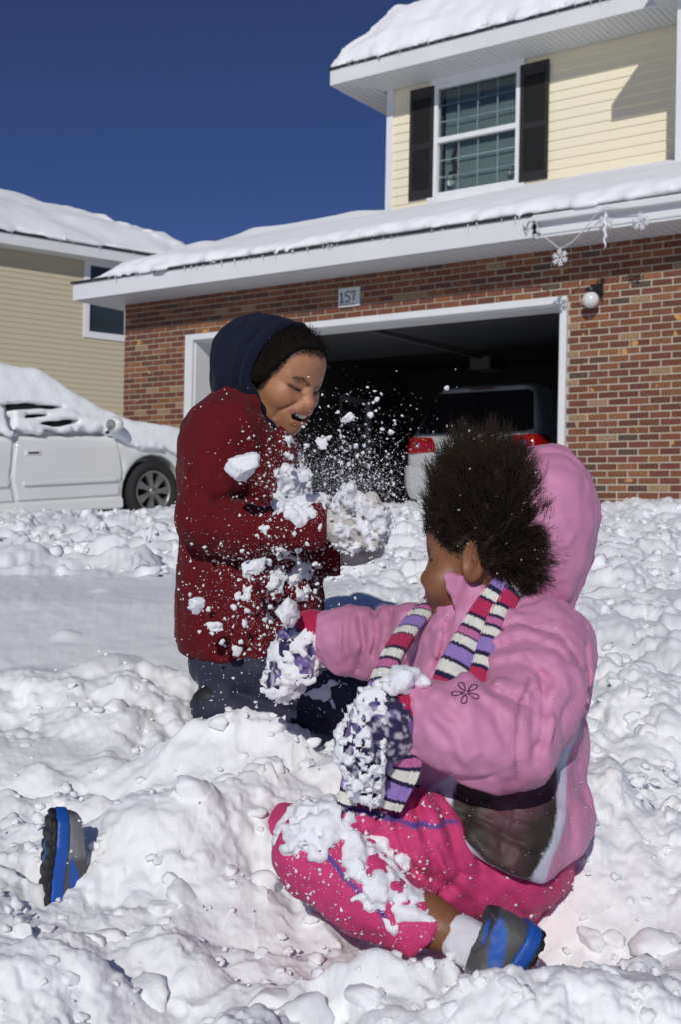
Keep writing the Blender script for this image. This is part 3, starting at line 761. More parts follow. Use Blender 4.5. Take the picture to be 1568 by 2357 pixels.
box('soffit', (WSU + 0.021, WV + 0.021, UTOP + 0.0025), (WGU - 0.001, UE + 0.2, UTOP + 0.0165), M_SOFFIT, house)
_ue = UTOP + UFT
UP2 = 0.42
rw = [(UEL, UE, _ue), (-1, UE, _ue), (-1, UV + 4, _ue + 4.6 * UP2), (UEL + 4.6, UV + 4, _ue + 4.6 * UP2), (UEL, UV + 8.6, _ue)]
MB().add(rw, [(0, 1, 2, 3), (0, 3, 4)]).build('roof', M_SHING, house)
MB().add([(WSU, WGE, _ue), (-1, WGE, _ue), (-1, 15, _ue + 1.2), (WSU + 2.7, 15, _ue + 1.2), (WSU, 15, _ue)], [(0, 1, 2, 3), (0, 3, 4)]).build('roof', M_SHING, house)
def upper_snow(p):
    u, v, z = p[:, 0], p[:, 1], p[:, 2]
    n1 = fbm(p * np.array((1, 1, 0.3), F32), 1.5, 3, 8); n2 = fbm(p, 5.0, 3, 9)
    roof = np.minimum(_ue + (v - UE) * UP2, _ue + (u - UEL) * UP2)
    edge = np.minimum(v - UE, u - UEL)
    th = 0.20 + 0.52 * np.clip(edge, 0, 0.65) / 0.65 + 0.10 * n1
    top = (z - roof - th) * 0.85
    d = smax(smax(top, (UE - 0.05 + 0.03 * n2) - v, 0.22), (UEL - 0.03) - u, 0.18)
    d = smax(d, roof + 0.026 - 0.035 * smooth01(0.1, -0.02, v - UE) * np.clip(n2, 0, 1) - z, 0.012)
    return d + 0.022 * n2
roof_snow('roof_snow', upper_snow, (UEL - 0.3, UE - 0.3, 6.2), (-4.5, UV + 2.0, 8.6), 0.042, house)
icicles(house, UEL + 0.3, UR - 0.6, UE - 0.045, _ue + 0.012, 34, 5, 0.02, 0.07)

# ------------------------------------------------------------------ things fixed to the house
ns = empty('house_number_sign', hw(*[0, 0, 0]), HTH)
tag(ns, 'small white plaque reading 157 on the bricks above the garage', 'sign')
_q0 = on_plane(779, 668, FV); _q1 = on_plane(832, 706, FV)
su0, su1 = on_plane(780, 690, FV)[0], on_plane(832, 685, FV)[0]; sz0 = (on_plane(780, 709, FV)[1] + on_plane(832, 704, FV)[1]) / 2; sz1 = (on_plane(780, 667, FV)[1] + on_plane(832, 659, FV)[1]) / 2
box('plate', (su0, FV - 0.022, sz0), (su1, FV - 0.004, sz1), mat('sign_white', (0.74, 0.75, 0.72), 0.5), ns, 0.004)
sw, sh = su1 - su0, sz1 - sz0
box('rim', (su0 + sw * 0.86, FV - 0.028, sz0 + 0.004), (su1 - 0.004, FV - 0.0225, sz1 - 0.004), MATS['sign_white'], ns, 0.002)
M_DIG = mat('digit_paint', srgb(62, 68, 84), 0.5)
def stroke(pts, w, dv):
    mb = MB(); 
    mb.tube([(x, FV - dv, z) for x, z in pts], w, 6); return mb
def dig(name, ptsets):
    mb = MB()
    for k, (pts, w) in enumerate(ptsets):
        t = stroke([(su0 + sw * a, sz0 + sh * b) for a, b in pts], w * sw, 0.0225); mb.add(t.v, t.f, True)
    mb.build(name, M_DIG, ns)
dig('digit_one', [([(0.13, 0.66), (0.21, 0.78), (0.21, 0.26)], 0.028), ([(0.12, 0.25), (0.30, 0.25)], 0.022)])
dig('digit_five', [([(0.56, 0.78), (0.40, 0.78), (0.38, 0.54), (0.45, 0.57), (0.53, 0.55), (0.57, 0.44), (0.55, 0.32), (0.47, 0.25), (0.37, 0.30)], 0.026)])
dig('digit_seven', [([(0.64, 0.66), (0.64, 0.79), (0.82, 0.79), (0.76, 0.60), (0.72, 0.28)], 0.027)])
box('slot', (su0 + sw * 0.06, FV - 0.0235, sz0 + sh * 0.08), (su0 + sw * 0.82, FV - 0.0222, sz0 + sh * 0.15), mat('sign_slot', (0.32, 0.32, 0.31), 0.6), ns)

lamp = empty('wall_lamp', (0, 0, 0), HTH); tag(lamp, 'round white globe lamp on a black bracket beside the garage opening', 'lamp')
lu, lz = on_plane(1361, 690, FV - 0.13); lz += 0.0
ML = Matrix.Translation((lu, FV - 0.13, lz))
MB().lathe([(0.078 * math.sin(a), -0.078 * math.cos(a)) for a in np.linspace(0.001, math.pi - 0.35, 16)], 28, ML).build('globe', mat('opal_glass', (0.74, 0.74, 0.73), 0.15, sss=0.3, sssr=(0.02, 0.02, 0.02)), lamp)
M_BLK = mat('black_metal', (0.015, 0.015, 0.016), 0.45)
lb = MB(); lb.lathe([(0.001, 0.118), (0.045, 0.116), (0.052, 0.100), (0.052, 0.066), (0.0, 0.066)], 20, ML); lb.box((lu - 0.035, FV - 0.12, lz + 0.085), (lu + 0.035, FV - 0.006, lz + 0.125)); lb.box((lu - 0.055, FV - 0.022, lz + 0.03), (lu + 0.055, FV - 0.004, lz + 0.17))
lb.build('bracket', M_BLK, lamp, 0.003)
# hanging ornaments
M_ORN = mat('ornament_plastic', (0.78, 0.78, 0.82), 0.3, sss=0.2)
def snowflake(cx, cy, R, rot, label, yaw=0.0, parts=6):
    u, z = on_plane(cx, cy, EV - 0.04)
    e = empty('snowflake_ornament', hw(u, EV - 0.04, z), HTH + yaw); tag(e, label, 'ornament', 'white plastic decorations hung from the garage eave')
    for k in range(parts):
        a = math.radians(90 + 60 * k) + rot; ca, sa = math.cos(a), math.sin(a); mb = MB()
        mb.tube([(0.15 * R * ca, 0, 0.15 * R * sa), (R * ca, 0, R * sa)], 0.085 * R, 6)
        for s in (0.45, 0.72):
            for sg in (-1, 1):
                b = a + sg * math.radians(55); x, zz = s * R * ca, s * R * sa; l = 0.36 * R
                mb.tube([(x, 0, zz), (x + l * math.cos(b), 0, zz + l * math.sin(b))], 0.08 * R, 6)
        mb.build('arm', M_ORN, e)
    mb = MB(); mb.tube([(0.24 * R * math.cos(t), 0, 0.24 * R * math.sin(t)) for t in np.linspace(0, 2 * math.pi, 13)], 0.07 * R, 6); mb.build('ring', M_ORN, e)
    mb = MB(); mb.tube([(0, 0, R), (0, 0, R * 1.25)], 0.004, 5); mb.build('hanger', M_ORN, e)
    return u, z
f1 = snowflake(1290, 593, 0.078, 0.1, 'white snowflake ornament hanging lowest, at the bottom of the sagging cord')
f2 = snowflake(1476, 510, 0.078, 0.25, 'white snowflake ornament hanging from the eave beyond the icicle ornament')
f3 = snowflake(1396, 512, 0.07, 0.0, 'white snowflake ornament turned edge-on behind the icicle ornament', 1.0)
iu, iz = on_plane(1394, 530, EV - 0.09)
ic = empty('icicle_ornament', hw(iu, EV - 0.09, iz), HTH); tag(ic, 'white plastic icicle ornament hanging beside a snowflake under the eave', 'ornament', 'white plastic decorations hung from the garage eave')
mb = MB(); mb.tube([(0.012 * math.sin(k * 2.1), 0, 0.16 - 0.03 * k) for k in range(12)], [0.008, 0.016, 0.012, 0.02, 0.013, 0.02, 0.012, 0.017, 0.010, 0.012, 0.006, 0.002], 7); mb.build('spike', M_ORN, ic)
mb = MB(); mb.tube([(0, 0, 0.155), (0.0, 0.0, 0.24)], 0.004, 5); mb.build('hanger', M_ORN, ic)
def epx(x, y, v): 
    u, z = on_plane(x, y, v); return hw(u, v, z)
cpts = [epx(1225, 520, EV - 0.06), epx(1236, 512, EV - 0.07), epx(1240, 528, EV - 0.06), epx(1248, 541, EV - 0.05), epx(1265, 553, EV - 0.045), epx(1290, 573, EV - 0.04), epx(1318, 558, EV - 0.045), epx(1345, 530, EV - 0.05), epx(1375, 492, EV - 0.06), epx(1392, 478, EV - 0.06), epx(1430, 480, EV - 0.04), epx(1474, 474, EV - 0.05)]
tag(MB().tube(cpts, 0.0055, 6).build('light_cord', mat('clear_cord', (0.62, 0.63, 0.62), 0.4)), 'thin pale cord sagging from the eave with ornaments hung on it', 'cord')
wpts = [epx(1206, 520, EV - 0.05), epx(1212, 530, EV - 0.08), epx(1218, 512, EV - 0.09), epx(1232, 508, EV - 0.09), epx(1226, 524, EV - 0.08), epx(1238, 536, EV - 0.07), epx(1246, 540, EV - 0.05)]
tag(MB().tube(wpts, 0.006, 6).build('power_cord', mat('green_cord', (0.02, 0.035, 0.028), 0.5)), 'short dark looped power cord and plug at the eave corner', 'cord')

# figurines on the window sill behind the glass
def lathe_at(mb, c, prof, seg=16): return mb.lathe(prof, seg, Matrix.Translation(c))
def ball(c, r, sz=1.0): return c, [(r * math.sin(a) + 1e-4, -r * sz * math.cos(a)) for a in np.linspace(0, math.pi, 11)]
def figurine(px, py, s, hatcol, scarfcol, label):
    u, z = on_plane(px, py, UV + 0.09); e = empty('snowman_figurine', hw(u, UV + 0.085, z), HTH); tag(e, label, 'figurine')
    b = MB(); lathe_at(b, *ball((0, 0, 0.06 * s), 0.06 * s)); lathe_at(b, *ball((0, 0, 0.15 * s), 0.042 * s)); b.build('body', mat('figurine_white', (0.55, 0.56, 0.57), 0.5), e)
    b = MB(); lathe_at(b, (0, 0, 0.18 * s), [(0.05 * s, 0), (0.05 * s, 0.006 * s), (0.033 * s, 0.012 * s), (0.028 * s, 0.05 * s), (0.0, 0.052 * s)]); b.build('hat', mat('fig_hat_%s' % (hatcol,), srgb(*hatcol), 0.7), e)
    b = MB(); b.tube([(0.04 * s * math.cos(t), 0.04 * s * math.sin(t), 0.112 * s) for t in np.linspace(0, 2 * math.pi, 14)], 0.012 * s, 6); b.tube([(0.02 * s, -0.05 * s, 0.11 * s), (0.03 * s, -0.062 * s, 0.04 * s)], 0.012 * s, 6); b.build('scarf', mat('fig_scarf_%s' % (scarfcol,), srgb(*scarfcol), 0.8), e)
figurine(1040, 432, 0.95, (40, 34, 34), (60, 100, 60), 'small snowman figurine with dark hat and green scarf inside the window')
figurine(1178, 406, 0.7, (110, 40, 40), (120, 50, 48), 'small snowman figurine with reddish hat in the corner of the window')
_u, _z = on_plane(1048, 330, UV + 0.085)
tag(MB().tube([hw(_u + 0.02 * math.sin(k * 1.2), UV + 0.085, _z - k * 0.05) for k in range(10)], [0.008, 0.02, 0.03, 0.032, 0.03, 0.034, 0.03, 0.033, 0.03, 0.02], 8).build('hanging_decoration', mat('dull_red_cloth', srgb(84, 50, 50), 0.8)), 'long dark red cloth decoration hanging inside the upstairs window', 'decoration')

# ------------------------------------------------------------------ neighbouring house
NH = math.atan2(0.589, 0.808)
_p0 = P(0, 570, 27.1)
nb = empty('neighbour_house', (_p0[0], _p0[1], 0), NH)
tag(nb, 'tan sided neighbouring house with white eave and thick snow on its roof', 'house')
NZ = 6.08
M_TAN = mat('tan_siding', srgb(196, 186, 160), 0.55, var=0.03, vscale=0.8, bump=0.1, bscale=200, bdist=0.001)
def nb_local(x, y):
    "local (along, height) of a photo point on the neighbour's wall"
    d = P(x, y, 1.0); n = np.array((math.sin(NH), -math.cos(NH), 0)); t = (np.array((_p0[0], _p0[1], 0)) @ n) / (d @ n); q = d * t
    al = (q - np.array((_p0[0], _p0[1], 0))) @ np.array((math.cos(NH), math.sin(NH), 0)); return float(al), float(q[2])
wl0 = nb_local(200, 700)[0]; wl1 = wl0 + 1.05; wz0 = (nb_local(200, 768)[1] + nb_local(277, 776)[1]) / 2; wz1 = nb_local(203, 604)[1]
nw = box('wall', (-6, 0.10, -1), (5.2, 0.3, NZ + 0.1), M_TAN, nb)
siding(nw, -3.0, 4.9, 0.0, NZ - LAP * 44, NZ - 0.01, M_TAN, [(wl0, wl1, wz0, wz1)])
w2 = window(nb, wl0, wl1, 0.0, wz0, wz1, 3, 3, mat('dark_glass', (0.03, 0.04, 0.045), 0.05, spec=0.7))
t2 = MB(); t2.box((wl0 - 0.09, -0.035, wz0 - 0.1), (wl0, 0.02, wz1 + 0.1)); t2.box((wl1, -0.035, wz0 - 0.1), (wl1 + 0.09, 0.02, wz1 + 0.1)); t2.box((wl0, -0.034, wz1), (wl1, 0.02, wz1 + 0.1)); t2.box((wl0, -0.034, wz0 - 0.1), (wl1, 0.02, wz0))
t2.build('casing', M_WHITE, w2, 0.005)
box('corner_post', (4.9, -0.02, -1), (5.21, 0.31, NZ + 0.01), M_WHITE, nb)
NO = 0.5
box('fascia', (-6, -NO - 0.02, NZ - 0.003), (5.75, -NO, NZ + 0.24), M_FASCIA, nb)
box('side_fascia', (5.73, -NO + 0.001, NZ - 0.002), (5.75, 8, NZ + 0.238), M_FASCIA, nb)
nsf = box('soffit', (-6, -NO + 0.001, NZ + 0.017), (5.72, 0.05, NZ + 0.03), M_SOFFIT, nb)
soffit_run(nsf, -2.5, 5.7, -NO + 0.003, NO - 0.004, NZ)
box('drip_edge', (-6, -NO - 0.05, NZ + 0.241), (5.78, -NO + 0.05, NZ + 0.27), MATS['shingle_edge'], nb)
_ne = NZ + 0.24
MB().add([(-6, -NO, _ne), (5.75, -NO, _ne), (1.4, 4.2, _ne + 1.9), (-6, 4.2, _ne + 1.9), (5.75, 9, _ne)], [(0, 1, 2, 3), (1, 4, 2)]).build('roof', M_SHING, nb)
def nb_snow(p):
    u, v, z = p[:, 0], p[:, 1], p[:, 2]
    n1 = fbm(p * np.array((1, 1, 0.3), F32), 0.9, 3, 12); n2 = fbm(p, 3.2, 3, 13)
    roof = np.minimum(np.minimum(_ne + (v + NO) * 0.40, _ne + (5.75 - u) * 0.45), _ne + 1.9)
    edge = np.minimum(v + NO, 5.75 - u)
    hip = np.exp(-((v + NO - (5.75 - u)) / 0.9) ** 2) * smooth01(2.2, 3.6, u)
    th = 0.10 + 0.30 * np.clip(edge, 0, 1.5) / 1.5 + 0.06 * n1 + hip * (0.06 + 0.12 * n2)
    d = smax(smax((z - roof - th) * 0.86, (-NO - 0.05 + 0.03 * n2) - v, 0.2), u - 5.80, 0.15)
    d = smax(d, roof + 0.03 - z, 0.015)
    return d + 0.02 * n2 * (0.3 + hip)
roof_snow('roof_snow', nb_snow, (-3.2, -NO - 0.3, 6.1), (6.1, 5.5, 9.0), 0.065, nb)
icicles(nb, -2, 5.2, -NO - 0.045, _ne + 0.02, 40, 8, 0.03, 0.12)
# ------------------------------------------------------------------ vehicles
M_TYRE = mat('tyre_rubber', (0.018, 0.018, 0.018), 0.85, bump=0.3, bscale=40, bdist=0.004)
M_ALLOY = mat('alloy', (0.30, 0.30, 0.29), 0.38, metal=0.75, var=0.08, vscale=9)
M_DARKP = mat('dark_plastic', (0.012, 0.012, 0.012), 0.6)
def wheel(parent, x, y, r, side, spokes=7):
    w = empty('wheel', (x, y, r), 0, parent); M = Matrix.Rotation(math.radians(90 * side), 4, 'X')
    MB().lathe([(r * 0.66, -0.10), (r * 0.70, 0.085), (r * 0.80, 0.108), (r * 0.93, 0.10), (r, 0.07), (r, -0.07), (r * 0.93, -0.10), (r * 0.70, -0.10)], 40, M).build('tyre', M_TYRE, w)
    rm = MB().lathe([(r * 0.69, 0.082), (r * 0.66, 0.088), (r * 0.61, 0.075), (r * 0.59, 0.02), (r * 0.59, -0.08)], 40, M).build('rim', M_ALLOY, w)
    for k in range(spokes):
        a = 2 * math.pi * k / spokes; mb = MB(); pr = [(0.035, 0.062), (r * 0.60, 0.074)]
        c, s = math.cos(a), math.sin(a); q = []
        for rr, hw_, z1 in ((0.03, 0.024, 0.066), (r * 0.35, 0.026, 0.074), (r * 0.61, 0.046, 0.074)):
            for sg in (-1, 1):
                for zz in (z1, z1 - 0.035): q.append(M @ Vector((rr * c - sg * hw_ * s, rr * s + sg * hw_ * c, zz)))
        f = []
        for i in (0, 1):
            o = i * 4; f += [(o, o + 2, o + 6, o + 4), (o + 1, o + 5, o + 7, o + 3), (o, o + 4, o + 5, o + 1), (o + 2, o + 3, o + 7, o + 6)]
        mb.add(q, f).build('spoke', M_ALLOY, rm)
    MB().lathe([(0.0001, 0.080), (0.030, 0.080), (0.044, 0.070), (0.046, 0.04)], 20, M).build('hub_cap', M_ALLOY, w)
    MB().lathe([(0.0001, -0.02), (r * 0.58, -0.02)], 24, M).build('brake_disc', M_DARKP, w)
    return w

# white sedan in the drive
SEDAN_LOW = [(2.36, 0.22), (2.42, 0.40), (2.38, 0.62), (2.20, 0.72), (1.75, 0.82), (1.18, 0.93), (0.4, 0.945), (-1.0, 0.965), (-1.75, 1.00), (-2.30, 0.98), (-2.40, 0.80), (-2.42, 0.40), (-2.34, 0.24), (-1.8, 0.20), (1.8, 0.20)]
SEDAN_GRN = [(1.22, 0.90), (0.86, 1.10), (0.38, 1.345), (0.0, 1.405), (-0.5, 1.415), (-0.95, 1.37), (-1.35, 1.19), (-1.75, 0.96), (-1.75, 0.90)]
WB_F, WB_R, WR, TRK = 1.45, -1.32, 0.325, 0.80
def sedan(p, arch=True):
    x, y, z = p[:, 0], p[:, 1], p[:, 2]; ay = np.abs(y)
    wl = lerp1(z, [0.18, 0.30, 0.55, 0.80, 1.0], [0.84, 0.875, 0.905, 0.895, 0.85]) - 0.16 * np.clip(np.abs(x) - 1.5, 0, 1) ** 2
    a = smax(poly2(x, z, SEDAN_LOW), ay - wl, 0.09)
    wg = lerp1(z, [0.90, 1.0, 1.36, 1.45], [0.80, 0.775, 0.60, 0.52])
    b = smax(poly2(x, z, SEDAN_GRN), ay - wg, 0.08)
    d = smin(a, b, 0.05)
    if arch:
        for wx in (WB_F, WB_R):
            c = smax(np.sqrt((x - wx) ** 2 + (z - WR) ** 2) - 0.385, 0.58 - ay, 0.02); d = smax(d, -c, 0.02)
    return d
sed = empty('parked_car'); tag(sed, 'white sedan buried in snow, parked in the drive before the garage', 'car')
SHEAD = Vector((math.sin(math.radians(46)), math.cos(math.radians(46)), 0)); SP = math.radians(4.6)
sx = (SHEAD * math.cos(SP) + Vector((0, 0, math.sin(SP)))).normalized(); sy = Vector((0, 0, 1)).cross(sx).normalized(); sz = sx.cross(sy)
SM = Matrix(((sx.x, sy.x, sz.x), (sx.y, sy.y, sz.y), (sx.z, sy.z, sz.z)))
_wp = Vector(P(343, 1131, 12.75)); _so = _wp - SM @ Vector((WB_F, -TRK, WR))
sed.matrix_world = Matrix.Translation(_so) @ SM.to_4x4()
M_CARW = mat('white_car_paint', (0.76, 0.77, 0.76), 0.28, coat=0.6, var=0.02, vscale=2)
F_DOOR = [(1.02, 0.30), (1.06, 0.55), (1.03, 0.86), (0.98, 0.935), (-0.12, 0.952), (-0.16, 0.80), (-0.21, 0.55), (-0.16, 0.30)]
R_DOOR = [(-0.18, 0.30), (-0.23, 0.55), (-0.18, 0.80), (-0.14, 0.952), (-1.25, 0.967), (-1.30, 0.80), (-1.0, 0.58), (-0.88, 0.30)]
def sedan_body(p):
    d = sedan(p); g = np.minimum(np.abs(poly2(p[:, 0], p[:, 2], F_DOOR)), np.abs(poly2(p[:, 0], p[:, 2], R_DOOR)))
    side = (np.abs(p[:, 1]) > 0.7)
    return d + np.where(side, 0.022 * np.exp(-(g / 0.010) ** 2), 0)
sdf_obj('body', sedan_body, (-2.6, -1.0, 0.1), (2.6, 1.0, 1.55), 0.029, M_CARW, sed)
def door_panel(poly):
    def f(p):
        return smax(sedan(p) - 0.004, smax(poly2(p[:, 0], p[:, 2], poly) + 0.011, p[:, 1] + 0.72, 0.004), 0.006)
    return f
fd = sdf_obj('door', door_panel(F_DOOR), (-0.35, -1.0, 0.25), (1.15, -0.68, 1.0), 0.011, M_CARW, sed)
rd = sdf_obj('door', door_panel(R_DOOR), (-1.4, -1.0, 0.25), (0.0, -0.68, 1.0), 0.011, M_CARW, sed)
def molding(p, x0, x1):
    yy = -0.912; return rbox(p, ((x0 + x1) / 2, yy, 0.475), ((x1 - x0) / 2, 0.012, 0.022), 0.010)
for (par, x0, x1) in ((fd, -0.10, 0.98), (rd, -0.80, -0.26)):
    sdf_obj('side_molding', lambda p: molding(p, x0, x1), (x0 - 0.05, -0.96, 0.42), (x1 + 0.05, -0.87, 0.53), 0.006, M_CARW, par)
for (par, hx) in ((fd, 0.03), (rd, -1.08)):
    h = empty('handle', (hx, -0.895, 0.775), 0, par)
    h.name = 'handle'
    MB().box((-0.09, -0.018, -0.032), (0.09, 0.02, 0.032)).build('handle_plate', M_CARW, h, 0.012)
    MB().box((-0.055, -0.020, -0.014), (0.065, -0.012, 0.008)).build('handle_recess', M_DARKP, h, 0.003)
box('sill_trim', (-0.95, -0.90, 0.17), (1.06, -0.80, 0.285), M_CARW, sed, 0.02)
box('underbody', (-2.2, -0.7, 0.14), (2.2, 0.7, 0.25), M_DARKP, sed)
for sy_ in (-1, 1):
    for wx in (WB_F, WB_R): wheel(sed, wx, sy_ * TRK, WR, 1 if sy_ < 0 else -1)
F_WIN = [(0.92, 0.975), (0.66, 1.13), (0.36, 1.27), (-0.10, 1.325), (-0.15, 0.985)]
R_WIN = [(-0.21, 0.985), (-0.17, 1.328), (-0.55, 1.335), (-0.85, 1.29), (-1.12, 1.15), (-1.20, 1.0)]
for w_ in (F_WIN, R_WIN):
    sdf_obj('side_window', lambda p: smax(sedan(p, False) - 0.006, smax(poly2(p[:, 0], p[:, 2], w_), p[:, 1] + 0.4, 0.004), 0.004), (-1.35, -0.9, 0.92), (1.05, -0.35, 1.4), 0.014, mat('car_glass', (0.010, 0.011, 0.012), 0.08, spec=0.6), sed)
def mirror(p): return smax(ell(p, (0.93, -0.985, 1.035), (0.075, 0.12, 0.082)), (0.885 - p[:, 0]), 0.02)
mi = sdf_obj('wing_mirror', mirror, (0.8, -1.15, 0.9), (1.05, -0.8, 1.15), 0.010, M_CARW, sed)
sdf_obj('mirror_glass', lambda p: ell(p, (0.880, -0.985, 1.035), (0.012, 0.085, 0.058)), (0.84, -1.1, 0.95), (0.92, -0.88, 1.12), 0.008, mat('mirror_silver', (0.35, 0.36, 0.37), 0.1, metal=0.8), mi)
box('mirror_stalk', (0.88, -0.92, 0.945), (0.96, -0.84, 0.985), M_DARKP, mi, 0.01)
def car_snow(p):
    x, y, z = p[:, 0], p[:, 1], p[:, 2]
    n1 = fbm(p, 2.2, 3, 31); n2 = fbm(p, 8.5, 3, 32)
    up = p.copy(); th = 0.16 + 0.04 * n1 + 0.10 * smooth01(0.9, 0.2, x) + 0.03 * smooth01(1.2, 1.9, x); up[:, 2] = up[:, 2] - th
    u2 = p.copy(); u2[:, 2] = u2[:, 2] - 0.09
    d = smin(smin(sedan(up, False), sedan(u2, False), 0.10) - 0.012, sedan(p, False) - 0.016 - 0.020 * (1 + n2) * 0.5, 0.10)
    zb = lerp1(x, [-2.4, -1.2, 0.85, 1.00, 1.30, 1.55, 1.9, 2.4], [1.0, 0.985, 0.965, 0.90, 0.74, 0.735, 0.66, 0.60]) + 0.045 * n2 + 0.02 * n1
    d = smax(d, zb - z, 0.05)
    hole = np.full(x.shape, 1.0, F32)
    for (cx, cz, rx, rz) in ((0.02, 1.235, 0.26, 0.035), (0.33, 1.225, 0.15, 0.022), (0.10, 1.135, 0.17, 0.018), (0.48, 1.075, 0.13, 0.028), (0.26, 1.06, 0.14, 0.022), (0.28, 1.02, 0.12, 0.012), (-0.19, 1.12, 0.045, 0.12)):
        hole = np.minimum(hole, (np.sqrt(((x - cx) / rx) ** 2 + ((z - cz - 0.05 * (x - cx)) / rz) ** 2) - 1) * min(rx, rz) * 0.8)
    d = smax(d, -np.maximum(hole + 0.014 * n2, y + 0.3), 0.02)
    d = smax(d, -(sph(p, (0.93, -1.0, 1.05), 0.085)), 0.02)
    return d + 0.010 * n2 * smooth01(0.3, 0.85, np.abs(y))
o = sdf_obj('snow_cover', car_snow, (-2.7, -1.15, 0.5), (2.65, 1.15, 2.0), 0.028, M_SNOWFAR, sed); o['kind'] = 'stuff'

# silver car inside the garage
SUV_LOW = [(-2.30, 0.30), (-2.38, 0.45), (-2.38, 0.68), (-2.32, 0.74), (-2.30, 0.98), (-2.24, 1.08), (-1.0, 1.10), (1.2, 1.06), (2.2, 0.92), (2.35, 0.5), (2.25, 0.25), (-1.0, 0.22)]
SUV_GRN = [(-2.26, 1.02), (-2.20, 1.12), (-2.02, 1.50), (-1.96, 1.66), (-1.70, 1.72), (-0.5, 1.76), (0.3, 1.70), (1.2, 1.05)]
def suv(p):
    x, y, z = p[:, 0], p[:, 1], p[:, 2]; ay = np.abs(y)
    wl = lerp1(z, [0.25, 0.5, 0.9, 1.1], [0.90, 0.955, 0.965, 0.92]) - 0.22 * np.clip(np.abs(x) - 1.7, 0, 1) ** 2
    a = smax(poly2(x, z, SUV_LOW), ay - wl, 0.13)
    wg = lerp1(z, [1.05, 1.2, 1.68, 1.76], [0.86, 0.82, 0.64, 0.58])
    b = smax(poly2(x, z, SUV_GRN), ay - wg, 0.12)
    d = smin(a, b, 0.05)
    for wx in (1.45, -1.42):
        c = smax(np.sqrt((x - wx) ** 2 + (z - 0.36) ** 2) - 0.42, 0.65 - ay, 0.02); d = smax(d, -c, 0.02)
    return d
van = empty('parked_hatchback', (0, 0, 0)); tag(van, 'silver car backed by red tail lamps, standing inside the dark garage', 'car')
_vc = hw(-7.02, 12.28 + 2.38, 0.0)
van.location = _vc; van.rotation_euler = (0, 0, HTH + math.pi / 2)
M_SILV = mat('silver_paint', (0.54, 0.55, 0.56), 0.33, metal=0.2, coat=0.5)
REARGL = [(-0.79, 1.11), (-0.655, 1.58), (-0.6, 1.61), (0.6, 1.61), (0.655, 1.58), (0.79, 1.11), (0.7, 1.085), (-0.7, 1.085)]
GATE = [(-0.80, 0.80), (-0.76, 1.10), (-0.62, 1.62), (0.62, 1.62), (0.76, 1.10), (0.80, 0.80)]
def suv_body(p):
    g = np.abs(poly2(p[:, 1], p[:, 2], GATE)); s = p[:, 0] < -1.8
    return suv(p) + np.where(s, 0.018 * np.exp(-(g / 0.009) ** 2), 0)
sdf_obj('body', suv_body, (-2.6, -1.1, 0.1), (2.5, 1.1, 1.9), 0.030, M_SILV, van)
sdf_obj('rear_window', lambda p: smax(suv(p) - 0.007, smax(poly2(p[:, 1], p[:, 2], REARGL), p[:, 0] + 1.85, 0.004), 0.01), (-2.4, -0.85, 1.05), (-1.8, 0.85, 1.72), 0.014, mat('suv_glass', (0.008, 0.008, 0.009), 0.12, spec=0.6), van)
M_TAIL = mat('red_lens', (0.26, 0.005, 0.005), 0.1, spec=0.8, coat=0.5, var=0.35, vscale=22)
for s in (-1, 1):
    pol = [(0.46 * s, 0.86), (0.46 * s, 0.95), (0.54 * s, 1.045), (0.98 * s, 1.06), (0.98 * s, 0.88), (0.80 * s, 0.84)]
    t = sdf_obj('tail_lamp', lambda p: smax(suv(p) - 0.012, smax(poly2(p[:, 1], p[:, 2], pol), p[:, 0] + 2.02, 0.01), 0.012), (-2.45, min(0.4 * s, 1.05 * s), 0.8), (-1.9, max(0.4 * s, 1.05 * s), 1.1), 0.012, M_TAIL, van)
    sdf_obj('lamp_reflector', lambda p: smax(suv(p) - 0.016, smax(np.sqrt((p[:, 1] - 0.72 * s) ** 2 + (p[:, 2] - 0.96) ** 2) - 0.035, p[:, 0] + 2.02, 0.005), 0.006), (-2.45, 0.72 * s - 0.06, 0.9), (-2.1, 0.72 * s + 0.06, 1.02), 0.006, mat('lamp_chrome', (0.75, 0.72, 0.70), 0.08, metal=1.0), t)
sdf_obj('bumper', lambda p: smax(suv(p) - 0.02, np.maximum(p[:, 2] - 0.70, np.maximum(0.28 - p[:, 2], p[:, 0] + 1.95)), 0.03), (-2.5, -1.05, 0.25), (-1.9, 1.05, 0.75), 0.018, M_SILV, van)
box('spoiler_lamp', (-2.035, -0.16, 1.625), (-1.99, 0.16, 1.645), mat('dark_red', (0.08, 0.01, 0.01), 0.3), van, 0.004)
mb = MB(); mb.tube([(-2.325, 0.055 * math.cos(a), 0.965 + 0.055 * math.sin(a)) for a in np.linspace(0, 2 * math.pi, 25)], 0.006, 6)
mb.tube([(-2.328, -0.03, 1.01), (-2.33, 0.0, 0.968), (-2.328, 0.03, 1.01)], 0.005, 5); mb.tube([(-2.33, -0.045, 0.985), (-2.33, -0.022, 0.92), (-2.33, 0, 0.955), (-2.33, 0.022, 0.92), (-2.33, 0.045, 0.985)], 0.005, 5)
mb.build('badge', M_ALLOY, van)
for s in (-1, 1):
    for wx in (1.45, -1.42): wheel(van, wx, s * 0.84, 0.36, 1 if s < 0 else -1, 5)
